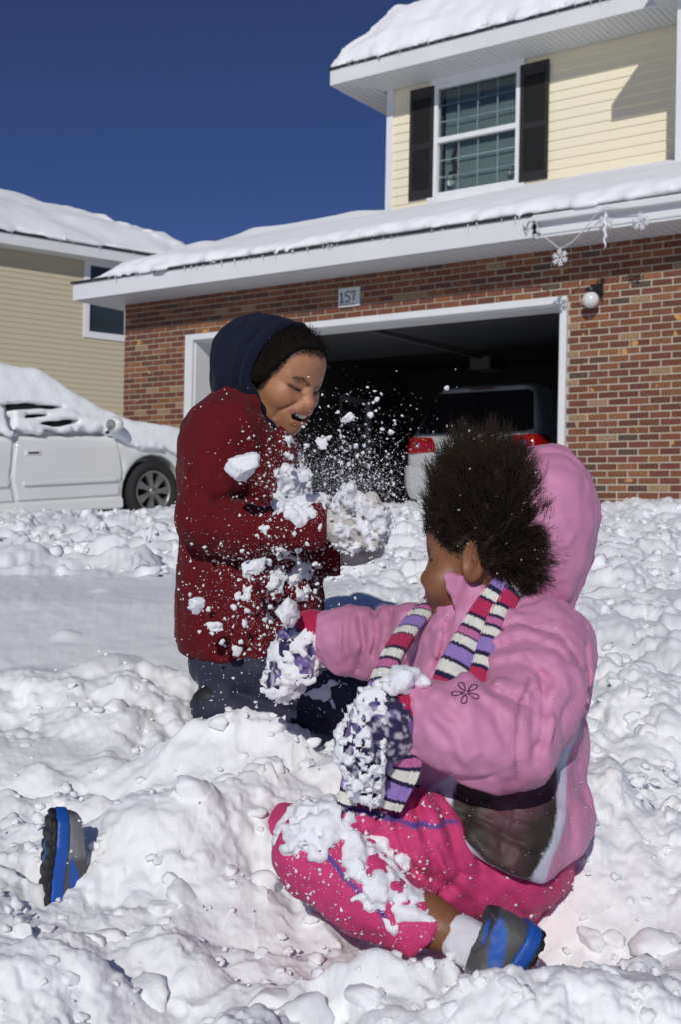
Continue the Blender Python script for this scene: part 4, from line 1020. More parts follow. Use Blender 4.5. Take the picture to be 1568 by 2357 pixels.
# ------------------------------------------------------------------ people
def crm(pts, n=12):
    "Catmull-Rom resampling of a list of vectors"
    P_ = [np.asarray(q, float) for q in pts]; P_ = [2 * P_[0] - P_[1]] + P_ + [2 * P_[-1] - P_[-2]]; out = []
    for i in range(1, len(P_) - 2):
        a, b, c, d = P_[i - 1:i + 3]
        for t in np.linspace(0, 1, n, endpoint=False):
            out.append(0.5 * (2 * b + (c - a) * t + (2 * a - 5 * b + 4 * c - d) * t * t + (3 * b - a - 3 * c + d) * t ** 3))
    out.append(P_[-2]); return np.array(out)
def XZ(pts, t): return [(float(q[0]), float(q[2])) for q in (P(x, y, t) for x, y in pts)]
def pl2(p, pts2):
    "distance to a polyline in the x-z plane"
    u, w = p[:, 0], p[:, 2]; d = np.full(u.shape, 1e9, F32)
    for (x0, y0), (x1, y1) in zip(pts2[:-1], pts2[1:]):
        ex, ey = x1 - x0, y1 - y0; wx, wy = u - x0, w - y0
        t = np.clip((wx * ex + wy * ey) / (ex * ex + ey * ey + 1e-12), 0, 1)
        d = np.minimum(d, (wx - ex * t) ** 2 + (wy - ey * t) ** 2)
    return np.sqrt(d)
def groove(p, pts2, w, depth):
    return depth * np.exp(-(pl2(p, pts2) / w) ** 2)
def mixc(C, m, c):
    m = np.clip(m, 0, 1)[:, None]; return C * (1 - m) + np.asarray(c, F32) * m
def sstep(a, b, x): return smooth01(a, b, x)
def rot_frame(fwd, pitch, tilt=0.0):
    "head frame rows (forward, left, up): forward horizontal fwd pitched down by pitch, tilted sideways"
    f = Vector((fwd[0], fwd[1], 0)).normalized(); l = Vector((0, 0, 1)).cross(f); u = Vector((0, 0, 1))
    R = Matrix.Rotation(pitch, 3, l); f, u = R @ f, R @ u
    R = Matrix.Rotation(tilt, 3, f); l, u = R @ l, R @ u
    return np.array((f, l, u), dtype=F32)

def dyz(m, pts):
    return pl2(np.stack([m[:, 1], m[:, 0], m[:, 2]], 1), pts) + np.clip(0.045 - m[:, 0], 0, 1) * 2
def head_sdf(q, smile=1.0, chubby=0.0, ear=1.0):
    "q: head-local coordinates (forward, left, up) in metres for an 0.21 m head"
    m = q.copy(); m[:, 1] = np.abs(m[:, 1])
    d = ell(q, (-0.015, 0, 0.028), (0.094, 0.073, 0.075))
    d = smin(d, ell(q, (0.024, 0, -0.015), (0.062, 0.061, 0.075)), 0.03)
    d = smin(d, ell(q, (0.026, 0, -0.066), (0.048, 0.048, 0.038)), 0.03)
    d = smin(d, sph(q, (0.064, 0, -0.090), 0.019), 0.026)
    d = smin(d, ell(m, (0.050 + 0.004 * chubby, 0.038 + 0.010 * chubby, -0.026 - 0.012 * chubby), (0.030, 0.029, 0.028 + 0.006 * chubby)), 0.018)
    d = smin(d, ell(q, (0.041, 0, 0.046), (0.045, 0.057, 0.044)), 0.03)
    d = smin(d, cap(m, (0.0755, 0.010, 0.013), (0.060, 0.046, 0.016), 0.0095, 0.0095), 0.014)
    d = smax(d, -sph(m, (0.0925, 0.031, -0.003), 0.0180), 0.014)
    d = smin(d, ell(m, (0.0655, 0.0325, -0.004), (0.0120, 0.0165, 0.0115)), 0.006)
    d = smin(d, cap(m, (0.0765, 0.020, -0.0155), (0.066, 0.046, -0.011), 0.0060, 0.0055), 0.010)
    d = smin(d, cap(q, (0.078, 0, 0.012), (0.0915, 0, -0.023), 0.0070, 0.0105), 0.011)
    d = smin(d, sph(q, (0.0950, 0, -0.029), 0.0132), 0.006)
    d = smin(d, sph(m, (0.0865, 0.0150, -0.0335), 0.0102), 0.004)
    d = smax(d, -ell(m, (0.0925, 0.0085, -0.0440), (0.0065, 0.0040, 0.0055)), 0.003)
    d = smin(d, ell(q, (0.064, 0, -0.056), (0.032, 0.034, 0.028)), 0.02)
    d = d + 0.0034 * np.exp(-(dyz(m, [(0.018, -0.0085), (0.030, -0.0072), (0.049, -0.0015)]) / 0.0024) ** 2) - 0.0016 * np.exp(-(dyz(m, [(0.020, -0.0020), (0.032, 0.0000), (0.048, 0.0050)]) / 0.0030) ** 2)
    d = d + 0.0022 * np.exp(-(dyz(m, [(0.010, 0.0060), (0.014, -0.0010)]) / 0.0035) ** 2)
    nl = pldist(m, [(0.090, 0.021, -0.029), (0.078, 0.036, -0.041), (0.063, 0.0445, -0.056), (0.054, 0.042, -0.074)])
    d = d + 0.0048 * smile * np.exp(-(nl / 0.0048) ** 2)
    if smile > 0:
        up = chain(m, [(0.0925, 0, -0.0480), (0.0865, 0.019, -0.0480), (0.067, 0.0375, -0.0470)], [0.0052, 0.0046, 0.0028], 0.004)
        lo = chain(m, [(0.0870, 0, -0.0750), (0.0815, 0.018, -0.0715), (0.067, 0.0375, -0.0500)], [0.0068, 0.0058, 0.0028], 0.004)
        d = smin(d, np.minimum(up, lo), 0.006)
        mo = chain(m, [(0.091, 0, -0.0615), (0.085, 0.018, -0.0595), (0.069, 0.0350, -0.0487)], [0.0088, 0.0080, 0.0022], 0.004)
        mo = smin(mo, chain(m, [(0.076, 0, -0.0620), (0.069, 0.020, -0.0600)], [0.0085, 0.006], 0.004), 0.01)
        d = smax(d, -mo, 0.003)
    else:
        d = smin(d, chain(m, [(0.094, 0, -0.055), (0.072, 0.024, -0.055)], [0.006, 0.003], 0.004), 0.006)
        d = smin(d, chain(m, [(0.091, 0, -0.066), (0.072, 0.022, -0.057)], [0.007, 0.003], 0.004), 0.006)
    # ears
    R = frame((1, -0.30, 0.25), (0, 0, 1))
    e = ell(m, (-0.012, 0.0745 + 0.005 * (ear - 1), -0.004), (0.0175 * ear, 0.0085 * ear, 0.0295 * ear), R)
    e = smax(e, -ell(m, (-0.006, 0.0835 + 0.010 * (ear - 1), -0.003), (0.0115 * ear, 0.0095 * ear, 0.0200 * ear), R), 0.002)
    e = smin(e, ell(m, (-0.014, 0.0800, 0.004), (0.004, 0.003, 0.013), R), 0.004)
    d = smin(d, e, 0.006)
    return d
def skin_mat(name, rough=0.5):
    return mat(name, (0.4, 0.2, 0.1), rough, attr='Col', var=0.10, vscale=55, bump=0.12, bscale=420, bdist=0.0006, sss=0.18, sssr=(0.008, 0.003, 0.0015), spec=0.4)
M_SKIN = skin_mat('skin')
def cloth(name, rough=0.8, sheen=0.0, bump=0.3, bscale=900, bdist=0.0006, spec=0.3, var=0.06, vscale=25, btype=None):
    return mat(name, (0.5, 0.5, 0.5), rough, attr='Col', var=var, vscale=vscale, bump=bump, bscale=bscale, bdist=bdist, spec=spec, sheen=sheen, btype=btype)
M_FLEECE = cloth('fleece', 1.0, 0.05, 0.6, 800, 0.0010, 0.05)
M_NYLON = cloth('nylon_shell', 0.55, 0.08, 0.55, 22, 0.0030, 0.30, 0.08, 14, 'RIDGED_MULTIFRACTAL')
M_KNIT = cloth('knit', 0.95, 0.15, 0.6, 420, 0.0014, 0.15, 0.12, 120)
M_PANTS = cloth('woven_pants', 0.7, 0.05, 0.35, 500, 0.0010, 0.25, 0.10, 40)
M_CLING = mat('clinging_snow', (0.84, 0.86, 0.90), 0.7, bump=0.6, bscale=260, bdist=0.002, sss=0.25, sssr=(0.008, 0.010, 0.014), spec=0.25)
def hand_sdf(p, W, D, N, tips, thumb, palm=0.034, fr=0.0115):
    "W wrist, D direction of the palm, N across (towards the index side); tips: finger end points, thumb end point"
    W, D, N = [np.asarray(v, float) for v in (W, D, N)]; D = D / np.linalg.norm(D); N = N / np.linalg.norm(N); T = np.cross(D, N)
    pc = W + D * 0.048
    R = np.array((D, N, T), F32); d = ell(p, pc, (0.050, palm, 0.020), R)
    d = smin(d, cap(p, W - D * 0.02, W + D * 0.03, 0.026, 0.026), 0.02)
    for k, tip in enumerate(tips):
        base = W + D * (0.082 - 0.005 * abs(k - 1)) + N * (0.026 - 0.0175 * k); tip = np.asarray(tip, float)
        mid = base + (tip - base) * 0.5 + T * 0.004 + D * 0.006
        d = smin(d, chain(p, [base, mid, tip], [fr, fr * 0.97, fr * 0.85], 0.004), 0.006)
    tb = W + D * 0.028 + N * 0.028; d = smin(d, chain(p, [tb, tb + (np.asarray(thumb) - tb) * 0.5 + N * 0.006, thumb], [fr * 1.25, fr * 1.1, fr * 0.9], 0.004), 0.010)
    return d
def clinging(name, parent, base, lo, hi, h, maskfn, th=0.006, sc=38, seed=3, thr=0.0):
    "snow packed onto a garment wherever the mask and the noise agree"
    def f(p):
        n = fbm(p, sc, 3, seed, 0.55); k = maskfn(p)
        return base(p) - th * np.clip((n + k) * 1.6, -1.0, 1.6) - 0.001
    V, Q = sdf_mesh(name, f, lo, hi, h); out = base(V.astype(F32)) > -0.0012
    Q = Q[out[Q].any(1)]; used = np.unique(Q); re = np.zeros(len(V), np.int64); re[used] = np.arange(len(used))
    o = mobj(name, fast_mesh(name, V[used], re[Q]), M_CLING, parent); o['kind'] = 'stuff'; return o
def blobs(p, lst, t):
    "soft sum of spots given as (px, py, radius px, strength) at depth t, in the x-z plane"
    m = np.full(len(p), -3.0, F32); s = t / FPX
    for (x, y, r, a) in lst:
        c = P(x, y, t); d = np.sqrt((p[:, 0] - c[0]) ** 2 + (p[:, 2] - c[2]) ** 2) / (r * s)
        m = np.maximum(m, a - 2.2 * np.clip(d - 0.35, 0, 3))
    return m
OCT = (np.array([(1, 0, 0), (-1, 0, 0), (0, 1, 0), (0, -1, 0), (0, 0, 1), (0, 0, -1)], float),
       np.array([(0, 2, 4), (2, 1, 4), (1, 3, 4), (3, 0, 4), (2, 0, 5), (1, 2, 5), (3, 1, 5), (0, 3, 5)]))
def specks(name, pts, rad, m, parent, seed=1):
    r = np.random.default_rng(seed); n = len(pts)
    V = OCT[0][None] * rad[:, None, None] * r.uniform(0.5, 1.5, (n, 6, 1)) + pts[:, None] + r.normal(0, 0.25, (n, 6, 3)) * rad[:, None, None]
    Fq = OCT[1][None] + (np.arange(n) * 6)[:, None, None]
    o = mobj(name, fast_mesh(name, V.reshape(-1, 3), Fq.reshape(-1, 3), True), m, parent); o['kind'] = 'stuff'; return o
def specks_on(name, obj, n, prob, m, parent, r0, r1, seed):
    me = obj.data; V = np.empty(len(me.vertices) * 3, F32); me.vertices.foreach_get('co', V); V = V.reshape(-1, 3)
    r = np.random.default_rng(seed); w = prob(V); w = np.clip(w, 0, None); w = w / w.sum()
    k = r.choice(len(V), n, p=w); rad = r0 * (r1 / r0) ** (r.random(n) ** 3.2)
    return specks(name, V[k] + r.normal(0, 0.0015, (n, 3)), rad, m, parent, seed)
def strands(name, roots, tips, rad, m, parent, seed=1, segs=4, wav=0.004, sag=0.0, clump=None):
    r = np.random.default_rng(seed); n = len(roots); V = []; ns = segs + 1
    d = tips - roots; L_ = np.linalg.norm(d, axis=1, keepdims=True) + 1e-9; dn = d / L_
    a = np.cross(dn, r.normal(size=(n, 3))); a /= np.linalg.norm(a, axis=1, keepdims=True) + 1e-9; b = np.cross(dn, a)
    ph = r.uniform(0, 6.28, (n, 1)); fr_ = r.uniform(5, 10, (n, 1))
    for i in range(ns):
        t = i / segs; w = wav * min(t * 2.5, 1)
        c = roots + d * t + w * (a * np.sin(ph + fr_ * t) + b * np.cos(ph * 1.7 + fr_ * 1.3 * t)) + np.array((0, 0, -sag)) * t * t
        rr = (rad * (1 - 0.85 * t))[:, None]
        for k in range(3):
            an = 2.0944 * k; V.append(c + (a * math.cos(an) + b * math.sin(an)) * rr)
    V = np.stack(V, 1)          # n, ns*3, 3
    f = []
    for i in range(segs):
        for k in range(3): f.append((i * 3 + k, i * 3 + (k + 1) % 3, i * 3 + 3 + (k + 1) % 3, i * 3 + 3 + k))
    Fq = np.array(f)[None] + (np.arange(n) * ns * 3)[:, None, None]
    return mobj(name, fast_mesh(name, V.reshape(-1, 3), Fq.reshape(-1, 4)), m, parent)
def proj_to(fn, pts, it=6):
    "walk points onto the zero surface of fn"
    p = pts.astype(F32).copy(); e = 0.002
    for _ in range(it):
        v = fn(p); g = np.stack([fn(p + np.array(o, F32) * e) - fn(p - np.array(o, F32) * e) for o in ((1, 0, 0), (0, 1, 0), (0, 0, 1))], 1)
        g /= np.linalg.norm(g, axis=1, keepdims=True) + 1e-9; p = p - g * v[:, None]
    return p, g
def sweep(name, path, nrm, width, thick, colfn, m, parent, n=10, ribs=9, lobe=0.0):
    C = crm(path, n); N_ = crm(nrm, n); k = 40; V = []; cols = []
    s = np.concatenate([[0], np.cumsum(np.linalg.norm(np.diff(C, axis=0), axis=1))]); W = np.interp(s, np.linspace(0, s[-1], len(width)), width)
    for i in range(len(C)):
        d = C[min(i + 1, len(C) - 1)] - C[max(i - 1, 0)]; d /= np.linalg.norm(d); nn = N_[i] - d * (N_[i] @ d); nn /= np.linalg.norm(nn); b = np.cross(d, nn)
        for j in range(k):
            a = 2 * math.pi * j / k; ca, sa = math.cos(a), math.sin(a); x = np.sign(ca) * abs(ca) ** 0.75 * W[i] / 2; z = np.sign(sa) * abs(sa) ** 0.7 * thick / 2
            u = ca; z += (0.0018 * math.cos(ribs * math.pi * x / W[i] * 2) - lobe * math.exp(-(u / 0.22) ** 2)) * (1 if sa > 0 else -1)
            V.append(C[i] + b * x + nn * z)
    nr_ = len(C); i = np.arange(nr_ * k).reshape(nr_, k)
    Q = np.stack([i[:-1], np.roll(i[:-1], -1, 1), np.roll(i[1:], -1, 1), i[1:]], -1).reshape(-1, 4)
    V = np.array(V); me = fast_mesh(name, V, Q); set_col(me, np.repeat(colfn(s), k, 0)); return mobj(name, me, m, parent)

# ================================================================== kneeling girl in the maroon jacket
kg = empty('person', P(560, 1640, 2.46)); tag(kg, 'laughing person in maroon fleece and navy hood kneeling as snow hits their chest', 'person')
def kid_part(o): return o
KG_INV = -np.array(kg.location)
def place(o, e):
    o.location = -np.array(e.location); return o
def px(x, y, t): return P(x, y, t)
KF = (0.906, -0.42, 0.0); KT = frame(KF)
KH = P(643, 867, 2.42); KS = 0.97; KR = rot_frame((0.809, -0.588, 0), math.radians(21), 0.0)
def khead_local(p): return ((p - KH.astype(F32)) @ KR.T) / KS
def kbody(p):
    d = chain(p, [P(585, 1500, 2.47), P(575, 1250, 2.46), P(565, 1060, 2.46)], [0.03, 0.03, 0.04], 0.03)
    d = smin(d, chain(p, [P(565, 1040, 2.46), P(590, 960, 2.44), P(628, 900, 2.43)], [0.055, 0.043, 0.045], 0.03), 0.04)
    d = smin(d, chain(p, [P(540, 1010, 2.38), P(475, 1205, 2.32), P(742, 1205, 2.275)], [0.016, 0.014, 0.016], 0.02), 0.03)
    d = smin(d, chain(p, [P(575, 1010, 2.54), P(600, 1230, 2.60), P(765, 1275, 2.44)], [0.016, 0.014, 0.016], 0.02), 0.03)
    for (a, b, c) in ((P(600, 1530, 2.41), P(835, 1625, 2.36), P(500, 1615, 2.40)), (P(610, 1530, 2.52), P(850, 1610, 2.50), P(510, 1610, 2.52))):
        d = smin(d, chain(p, [a, b, c], [0.018, 0.016, 0.016], 0.02), 0.03)
    near = ((p - KH.astype(F32)) ** 2).sum(1) < 0.19 ** 2
    if near.any():
        hd = head_sdf(khead_local(p[near]), 1.0) * KS; d[near] = smin(d[near], hd, 0.012)
    return d
def kskin(V):
    q = khead_local(V.astype(F32)); m = q.copy(); m[:, 1] = np.abs(m[:, 1]); n = fbm(V, 300, 2, 4)
    C = np.tile(np.array((0.43, 0.205, 0.107), F32), (len(V), 1))
    C = mixc(C, 0.55 * np.exp(-(sph(m, (0.066, 0.040, -0.028), 0) / 0.024) ** 2), (0.47, 0.18, 0.098))
    C = mixc(C, 0.6 * np.exp(-(sph(m, (0.104, 0.0, -0.030), 0) / 0.014) ** 2), (0.48, 0.18, 0.105))
    lip = np.minimum(dyz(m, [(0, -0.0480), (0.019, -0.0480), (0.036, -0.0470)]), dyz(m, [(0, -0.0750), (0.018, -0.0715), (0.036, -0.0500)]))
    C = mixc(C, sstep(0.0046, 0.0024, lip) * 0.8, (0.36, 0.13, 0.10))
    inm = pldist(m, [(0.076, 0, -0.062), (0.069, 0.020, -0.060)]); C = mixc(C, sstep(0.0120, 0.0095, inm), (0.04, 0.010, 0.010))
    br = dyz(m, [(0.010, 0.0070), (0.016, 0.0125), (0.030, 0.0195), (0.048, 0.0165)]); C = mixc(C, sstep(0.0044, 0.0014, br + 0.0020 * n) * 0.72, (0.035, 0.020, 0.014))
    ey = dyz(m, [(0.018, -0.0085), (0.030, -0.0072), (0.049, -0.0015)]); C = mixc(C, sstep(0.0028, 0.0010, ey), (0.012, 0.008, 0.006))
    C = mixc(C, 0.40 * sstep(0.010, 0.004, ey), (0.16, 0.065, 0.035))
    nos = sph(m, (0.0930, 0.0085, -0.0440), 0); C = mixc(C, sstep(0.0068, 0.0040, nos), (0.05, 0.015, 0.010))
    fade = sstep(0.014, -0.004, khair_line(q) + 0.004 * n); C = mixc(C, fade * 0.9, (0.020, 0.014, 0.011))
    return C
def khair_line(q):
    "below zero where hair grows"
    x, z = q[:, 0], q[:, 2]
    hl = np.interp(x, [-0.10, -0.03, 0.0, 0.018, 0.026, 0.034, 0.046, 0.056, 0.066, 0.076, 0.10], [-0.07, -0.050, -0.035, -0.024, -0.014, 0.004, 0.022, 0.044, 0.066, 0.072, 0.074])
    return hl - z
lo, hi = bounds([P(420, 720, 2.45), P(880, 1720, 2.2), P(500, 1500, 2.7)], 0.02)
kb = place(sdf_obj('body', kbody, lo, hi, 0.0023, M_SKIN, kg, kskin), kg)
# teeth
tm = MB()
for k in range(-4, 5):
    yy = 0.0064 * k + (0.0032 if k < 0 else -0.0032) * 0; a = abs(k) / 4
    c = (0.0890 - 0.0195 * a ** 2, 0.0068 * k, -0.0565 + 0.0065 * a ** 2)
    prof = [(0.0036 * math.sin(t) ** 0.5 + 1e-5, -0.0068 * (1 - 0.35 * a) * math.cos(t)) for t in np.linspace(0, math.pi, 9)]
    Mx = Matrix.Translation(Vector(KH)) @ Matrix(np.array(KR).T.tolist()).to_4x4() @ Matrix.Scale(KS, 4) @ Matrix.Translation(c)
    tm.lathe(prof, 10, Mx)
place(tm.build('teeth', mat('tooth', (0.82, 0.79, 0.68), 0.25, spec=0.6), kg), kg)
# hair under the hood
M_HAIRK = mat('black_hair', (0.010, 0.0075, 0.006), 0.85, spec=0.12, bump=1.0, bscale=420, bdist=0.004)
def khair(p):
    q = khead_local(p); d = head_sdf(q, 1.0) - 0.0005 - 0.0085 * sstep(0.0, 0.022, -khair_line(q)) - 0.003 * fbm(p, 110, 2, 8)
    return smax(d * KS, (khair_line(q) + 0.006 + 0.004 * fbm(p, 60, 2, 9)) * 0.8, 0.014)
hs = place(sdf_obj('hair', khair, KH - 0.15, KH + 0.15, 0.004, M_HAIRK, kg), kg)
rr_ = np.random.default_rng(3)
_c = rr_.normal(size=(13000, 3)); _c = (_c / np.linalg.norm(_c, axis=1, keepdims=True) * 0.1 * KS + KH).astype(F32)
_pp, _gg = proj_to(lambda p: head_sdf(khead_local(p), 1.0) * KS, _c, 5)
_hl = khair_line(khead_local(_pp)); _k = (_hl < 0.006 + rr_.normal(0, 0.003, len(_hl))) & (_hl > -0.12) & (khead_local(_pp)[:, 0] > -0.03); _pp, _gg = _pp[_k], _gg[_k]
_bk = -KR[0] * 0.7 + KR[2] * 0.5
_dir = _gg * 0.22 + _bk + rr_.normal(0, 0.35, _gg.shape); _dir /= np.linalg.norm(_dir, axis=1, keepdims=True)
_ll = np.where(_hl[_k] > -0.010, rr_.uniform(0.006, 0.014, len(_pp)), rr_.uniform(0.014, 0.026, len(_pp)))
place(strands('hair_strands', _pp, _pp + _dir * _ll[:, None] + _gg * 0.0085 * np.clip(-_hl[_k] / 0.022, 0.1, 1)[:, None], np.full(len(_pp), 0.00050), M_HAIRK, kg, 4, 3, 0.0015), kg)['kind'] = 'stuff'

# navy hood
def khood(p):
    q = khead_local(p); x, y, z = q[:, 0], q[:, 1], q[:, 2]
    d = ell(q, (-0.028, 0, 0.012), (0.140, 0.101, 0.106))
    d = smin(d, cap(q, (-0.075, 0, 0.0), (-0.055, 0, -0.10), 0.080, 0.074), 0.05)
    d = smin(d, cap(q, (-0.035, 0, -0.09), (-0.005, 0, -0.115), 0.066, 0.055), 0.04)
    fold = 0.0050 * np.sin(10 * fbm(q * np.array((1, 1, 0.35), F32), 14, 2, 5)) * 0.6 + 0.004 * fbm(q, 18, 2, 6)
    d = d + fold
    c = 0.0 + np.minimum(np.clip(-0.015 - z, 0, 1) * 0.80, 0.066) + np.clip(z - 0.04, 0, 1) * 0.15 + 0.004 * fbm(q, 20, 1, 7)
    d = d - 0.0045 * np.exp(-((x - c + 0.012) / 0.012) ** 2) + 0.0030 * np.exp(-((x - c + 0.034) / 0.0035) ** 2)
    inner = d + 0.013
    d = smax(d, x - c, 0.006)
    d = smax(d, -inner, 0.003)
    return d * KS
lo, hi = KH + np.array((-0.23, -0.17, -0.26)), KH + np.array((0.16, 0.17, 0.17))
place(sdf_obj('hood', khood, lo, hi, 0.0040, M_FLEECE, kg, lambda V: np.tile(np.array((0.0125, 0.0150, 0.030), F32), (len(V), 1))), kg)

# maroon fleece jacket
K_CRE = [(XZ([(610, 935), (640, 1040), (655, 1130)], 2.30), 0.010, 0.010), (XZ([(580, 940), (612, 1050), (622, 1150)], 2.30), 0.008, 0.007), (XZ([(500, 1150), (560, 1140), (605, 1160)], 2.27), 0.009, 0.011),
         (XZ([(460, 1130), (520, 1165), (560, 1175)], 2.27), 0.008, 0.007), (XZ([(620, 1160), (650, 1200), (668, 1235)], 2.25), 0.008, 0.005), (XZ([(560, 1010), (585, 1080), (600, 1130)], 2.28), 0.012, 0.006),
         (XZ([(500, 1300), (510, 1420), (505, 1500)], 2.34), 0.012, 0.008), (XZ([(555, 1290), (560, 1400), (575, 1500)], 2.34), 0.012, 0.007), (XZ([(450, 1280), (470, 1380), (475, 1480)], 2.34), 0.012, 0.006), (XZ([(620, 1290), (625, 1400), (640, 1490)], 2.34), 0.012, 0.006),
         (XZ([(440, 1090), (455, 1150), (500, 1185)], 2.27), 0.008, 0.006), (XZ([(690, 1160), (700, 1200), (700, 1240)], 2.25), 0.006, 0.004)]
K_HEM = P(560, 1522, 2.40)[2]
def kjacket(p):
    d = ell(p, P(576, 1470, 2.46), (0.146, 0.155, 0.115), KT)
    d = smin(d, ell(p, P(575, 1350, 2.46), (0.148, 0.160, 0.150), KT), 0.06)
    d = smin(d, ell(p, P(562, 1160, 2.46), (0.130, 0.155, 0.170), KT), 0.06)
    d = smin(d, ell(p, P(550, 1020, 2.46), (0.100, 0.155, 0.105), KT), 0.07)
    d = smin(d, cap(p, P(560, 1000, 2.45), P(590, 935, 2.44), 0.092, 0.076), 0.04)
    far = chain(p, [P(575, 1010, 2.57), P(620, 1230, 2.63), P(768, 1272, 2.45)], [0.066, 0.060, 0.047], 0.03)
    d = smin(d, far, 0.015)
    arm = chain(p, [P(528, 1000, 2.345), P(500, 1080, 2.325), P(478, 1195, 2.305), P(560, 1222, 2.285), P(748, 1206, 2.27)], [0.064, 0.063, 0.060, 0.053, 0.047], 0.02)
    _w = sstep(P(0, 1120, 2.4)[2], P(0, 1000, 2.4)[2], p[:, 2])
    d = smin(d, arm, 0.012) * (1 - _w) + smin(d, arm, 0.06) * _w
    d = smin(d, cap(p, P(575, 1015, 2.44), P(628, 1050, 2.39), 0.080, 0.045), 0.04)
    d = smax(d, -sph(p, P(636, 915, 2.42), 0.068), 0.012)
    n = fbm(p * np.array((1, 1, 0.45), F32), 13, 3, 2)
    d = d + 0.0060 * (np.abs(n) - 0.3) - 0.0030 * fbm(p, 34, 2, 3)
    for pts, w, dp in K_CRE: d = d + groove(p, pts, w, dp)
    d = smax(d, K_HEM - 0.02 * (p[:, 0] - 0) - p[:, 2] + 0.006 * fbm(p, 9, 1, 6), 0.012)
    d = smax(d, (p[:, 0] - P(750, 1200, 2.27)[0]) * 0.99 - 0.03 * sstep(2.33, 2.40, p[:, 1]), 0.004)
    return d
def kjcol(V):
    C = np.tile(np.array((0.115, 0.0100, 0.0155), F32), (len(V), 1))
    wet = fbm(V, 24, 3, 9); m = sstep(0.45, 0.75, wet) * sstep(P(0, 1120, 2.3)[2], P(0, 1300, 2.3)[2], V[:, 2])
    return mixc(C, m * 0.6, (0.06, 0.006, 0.010))
lo, hi = bounds([P(390, 880, 2.45), P(800, 1560, 2.2), P(390, 1500, 2.75)], 0.03)
kj = place(sdf_obj('jacket', kjacket, lo, hi, 0.0045, M_FLEECE, kg, kjcol), kg)

# trousers and boots
def kpants(p):
    d = ell(p, P(590, 1520, 2.46), (0.135, 0.155, 0.085), KT)
    for (a, b, c) in ((P(610, 1545, 2.385), P(838, 1612, 2.35), P(500, 1628, 2.36)), (P(625, 1540, 2.52), P(856, 1600, 2.52), P(510, 1620, 2.53))):
        d = smin(d, chain(p, [a, b, c], [0.078, 0.066, 0.054], 0.02), 0.03)
    n = fbm(p * np.array((0.7, 1, 1), F32), 16, 3, 12); d = d + 0.005 * (np.abs(n) - 0.3) - 0.002 * fbm(p, 40, 2, 3)
    d = d + groove(p, XZ([(540, 1600), (680, 1640), (800, 1670)], 2.30), 0.010, 0.012) + groove(p, XZ([(650, 1540), (720, 1600), (740, 1650)], 2.30), 0.010, 0.006)
    return d
lo, hi = bounds([P(400, 1400, 2.45), P(940, 1760, 2.2), P(900, 1760, 2.75)], 0.03)
kp = place(sdf_obj('trousers', kpants, lo, hi, 0.0050, M_PANTS, kg, lambda V: np.tile(np.array((0.030, 0.031, 0.056), F32), (len(V), 1))), kg)
for (a, t) in (((0, 0), 2.34), ((8, -4), 2.53)):
    def kboot(p):
        A = P(515 + a[0], 1628 + a[1], t); B = P(482 + a[0], 1612 + a[1], t + 0.005); C_ = P(466 + a[0], 1628 + a[1], t + 0.01)
        return chain(p, [A, B, C_], [0.030, 0.027, 0.024], 0.02) + 0.003 * fbm(p, 60, 2, 5)
    c = P(480, 1610, t); place(sdf_obj('boot', kboot, c - 0.12, c + 0.12, 0.005, mat('black_boot', (0.012, 0.013, 0.012), 0.6, bump=0.3, bscale=120), kg), kg)
# white knitted gloves
KD = np.array((0.97, -0.05, -0.05))
M_GLOVE = cloth('glove_knit', 0.95, 0.2, 0.9, 300, 0.0025, 0.1, 0.10, 60)
def kglove(p):
    W = P(752, 1206, 2.27)
    return hand_sdf(p, W, KD, (0.1, -0.1, 1.0), [P(856, 1150, 2.235), P(878, 1182, 2.225), P(878, 1218, 2.225), P(860, 1252, 2.235)], P(808, 1138, 2.235), 0.046, 0.0150) - 0.003 + 0.002 * fbm(p, 60, 2, 3)
def kglove2(p):
    W = P(772, 1268, 2.435)
    return hand_sdf(p, W, KD + np.array((0, 0, 0.45)), (-0.4, -0.1, 1.0), [P(862, 1165, 2.36), P(884, 1200, 2.36), P(880, 1235, 2.36), P(862, 1268, 2.37)], P(812, 1165, 2.34), 0.045, 0.0150) - 0.003 + 0.002 * fbm(p, 60, 2, 4)
GCOL = lambda V: np.tile(np.array((0.60, 0.57, 0.53), F32), (len(V), 1)) * (1 - 0.25 * sstep(0.25, 0.7, fbm(V, 45, 2, 3)))[:, None]
lo, hi = bounds([P(735, 1110, 2.3), P(900, 1310, 2.2)], 0.03)
place(sdf_obj('glove', kglove, lo, hi, 0.0035, M_GLOVE, kg, GCOL), kg)
lo, hi = bounds([P(735, 1110, 2.5), P(900, 1340, 2.3)], 0.03)
place(sdf_obj('glove', kglove2, lo, hi, 0.0035, M_GLOVE, kg, GCOL), kg)
# snow caught on the jacket, gloves and trousers
K_SN = [(735, 1105, 45, 0.6), (750, 1165, 30, 0.5), (655, 1050, 45, 0.2), (665, 1110, 55, 0.7), (690, 1150, 60, 0.9), (650, 1150, 40, 0.8), (640, 1090, 30, 0.6), (700, 1085, 35, 0.5), (735, 1140, 40, 0.6),
        (575, 1310, 22, 0.75), (560, 1370, 35, 0.15), (610, 1390, 40, 0.1), (650, 1340, 60, 0.30), (690, 1310, 55, 0.35), (655, 1280, 40, 0.1), (700, 1370, 40, 0.3), (620, 1430, 50, -0.2), (680, 1440, 50, -0.1), (490, 1445, 18, 0.3),
        (540, 1500, 40, -0.3), (650, 1490, 50, -0.2), (600, 1200, 60, -0.45), (690, 1200, 60, -0.3), (535, 1215, 18, 0.2), (720, 1170, 25, 0.1), (660, 1010, 25, 0.2)]
lo, hi = bounds([P(440, 980, 2.4), P(800, 1560, 2.2), P(440, 1500, 2.6)], 0.03)
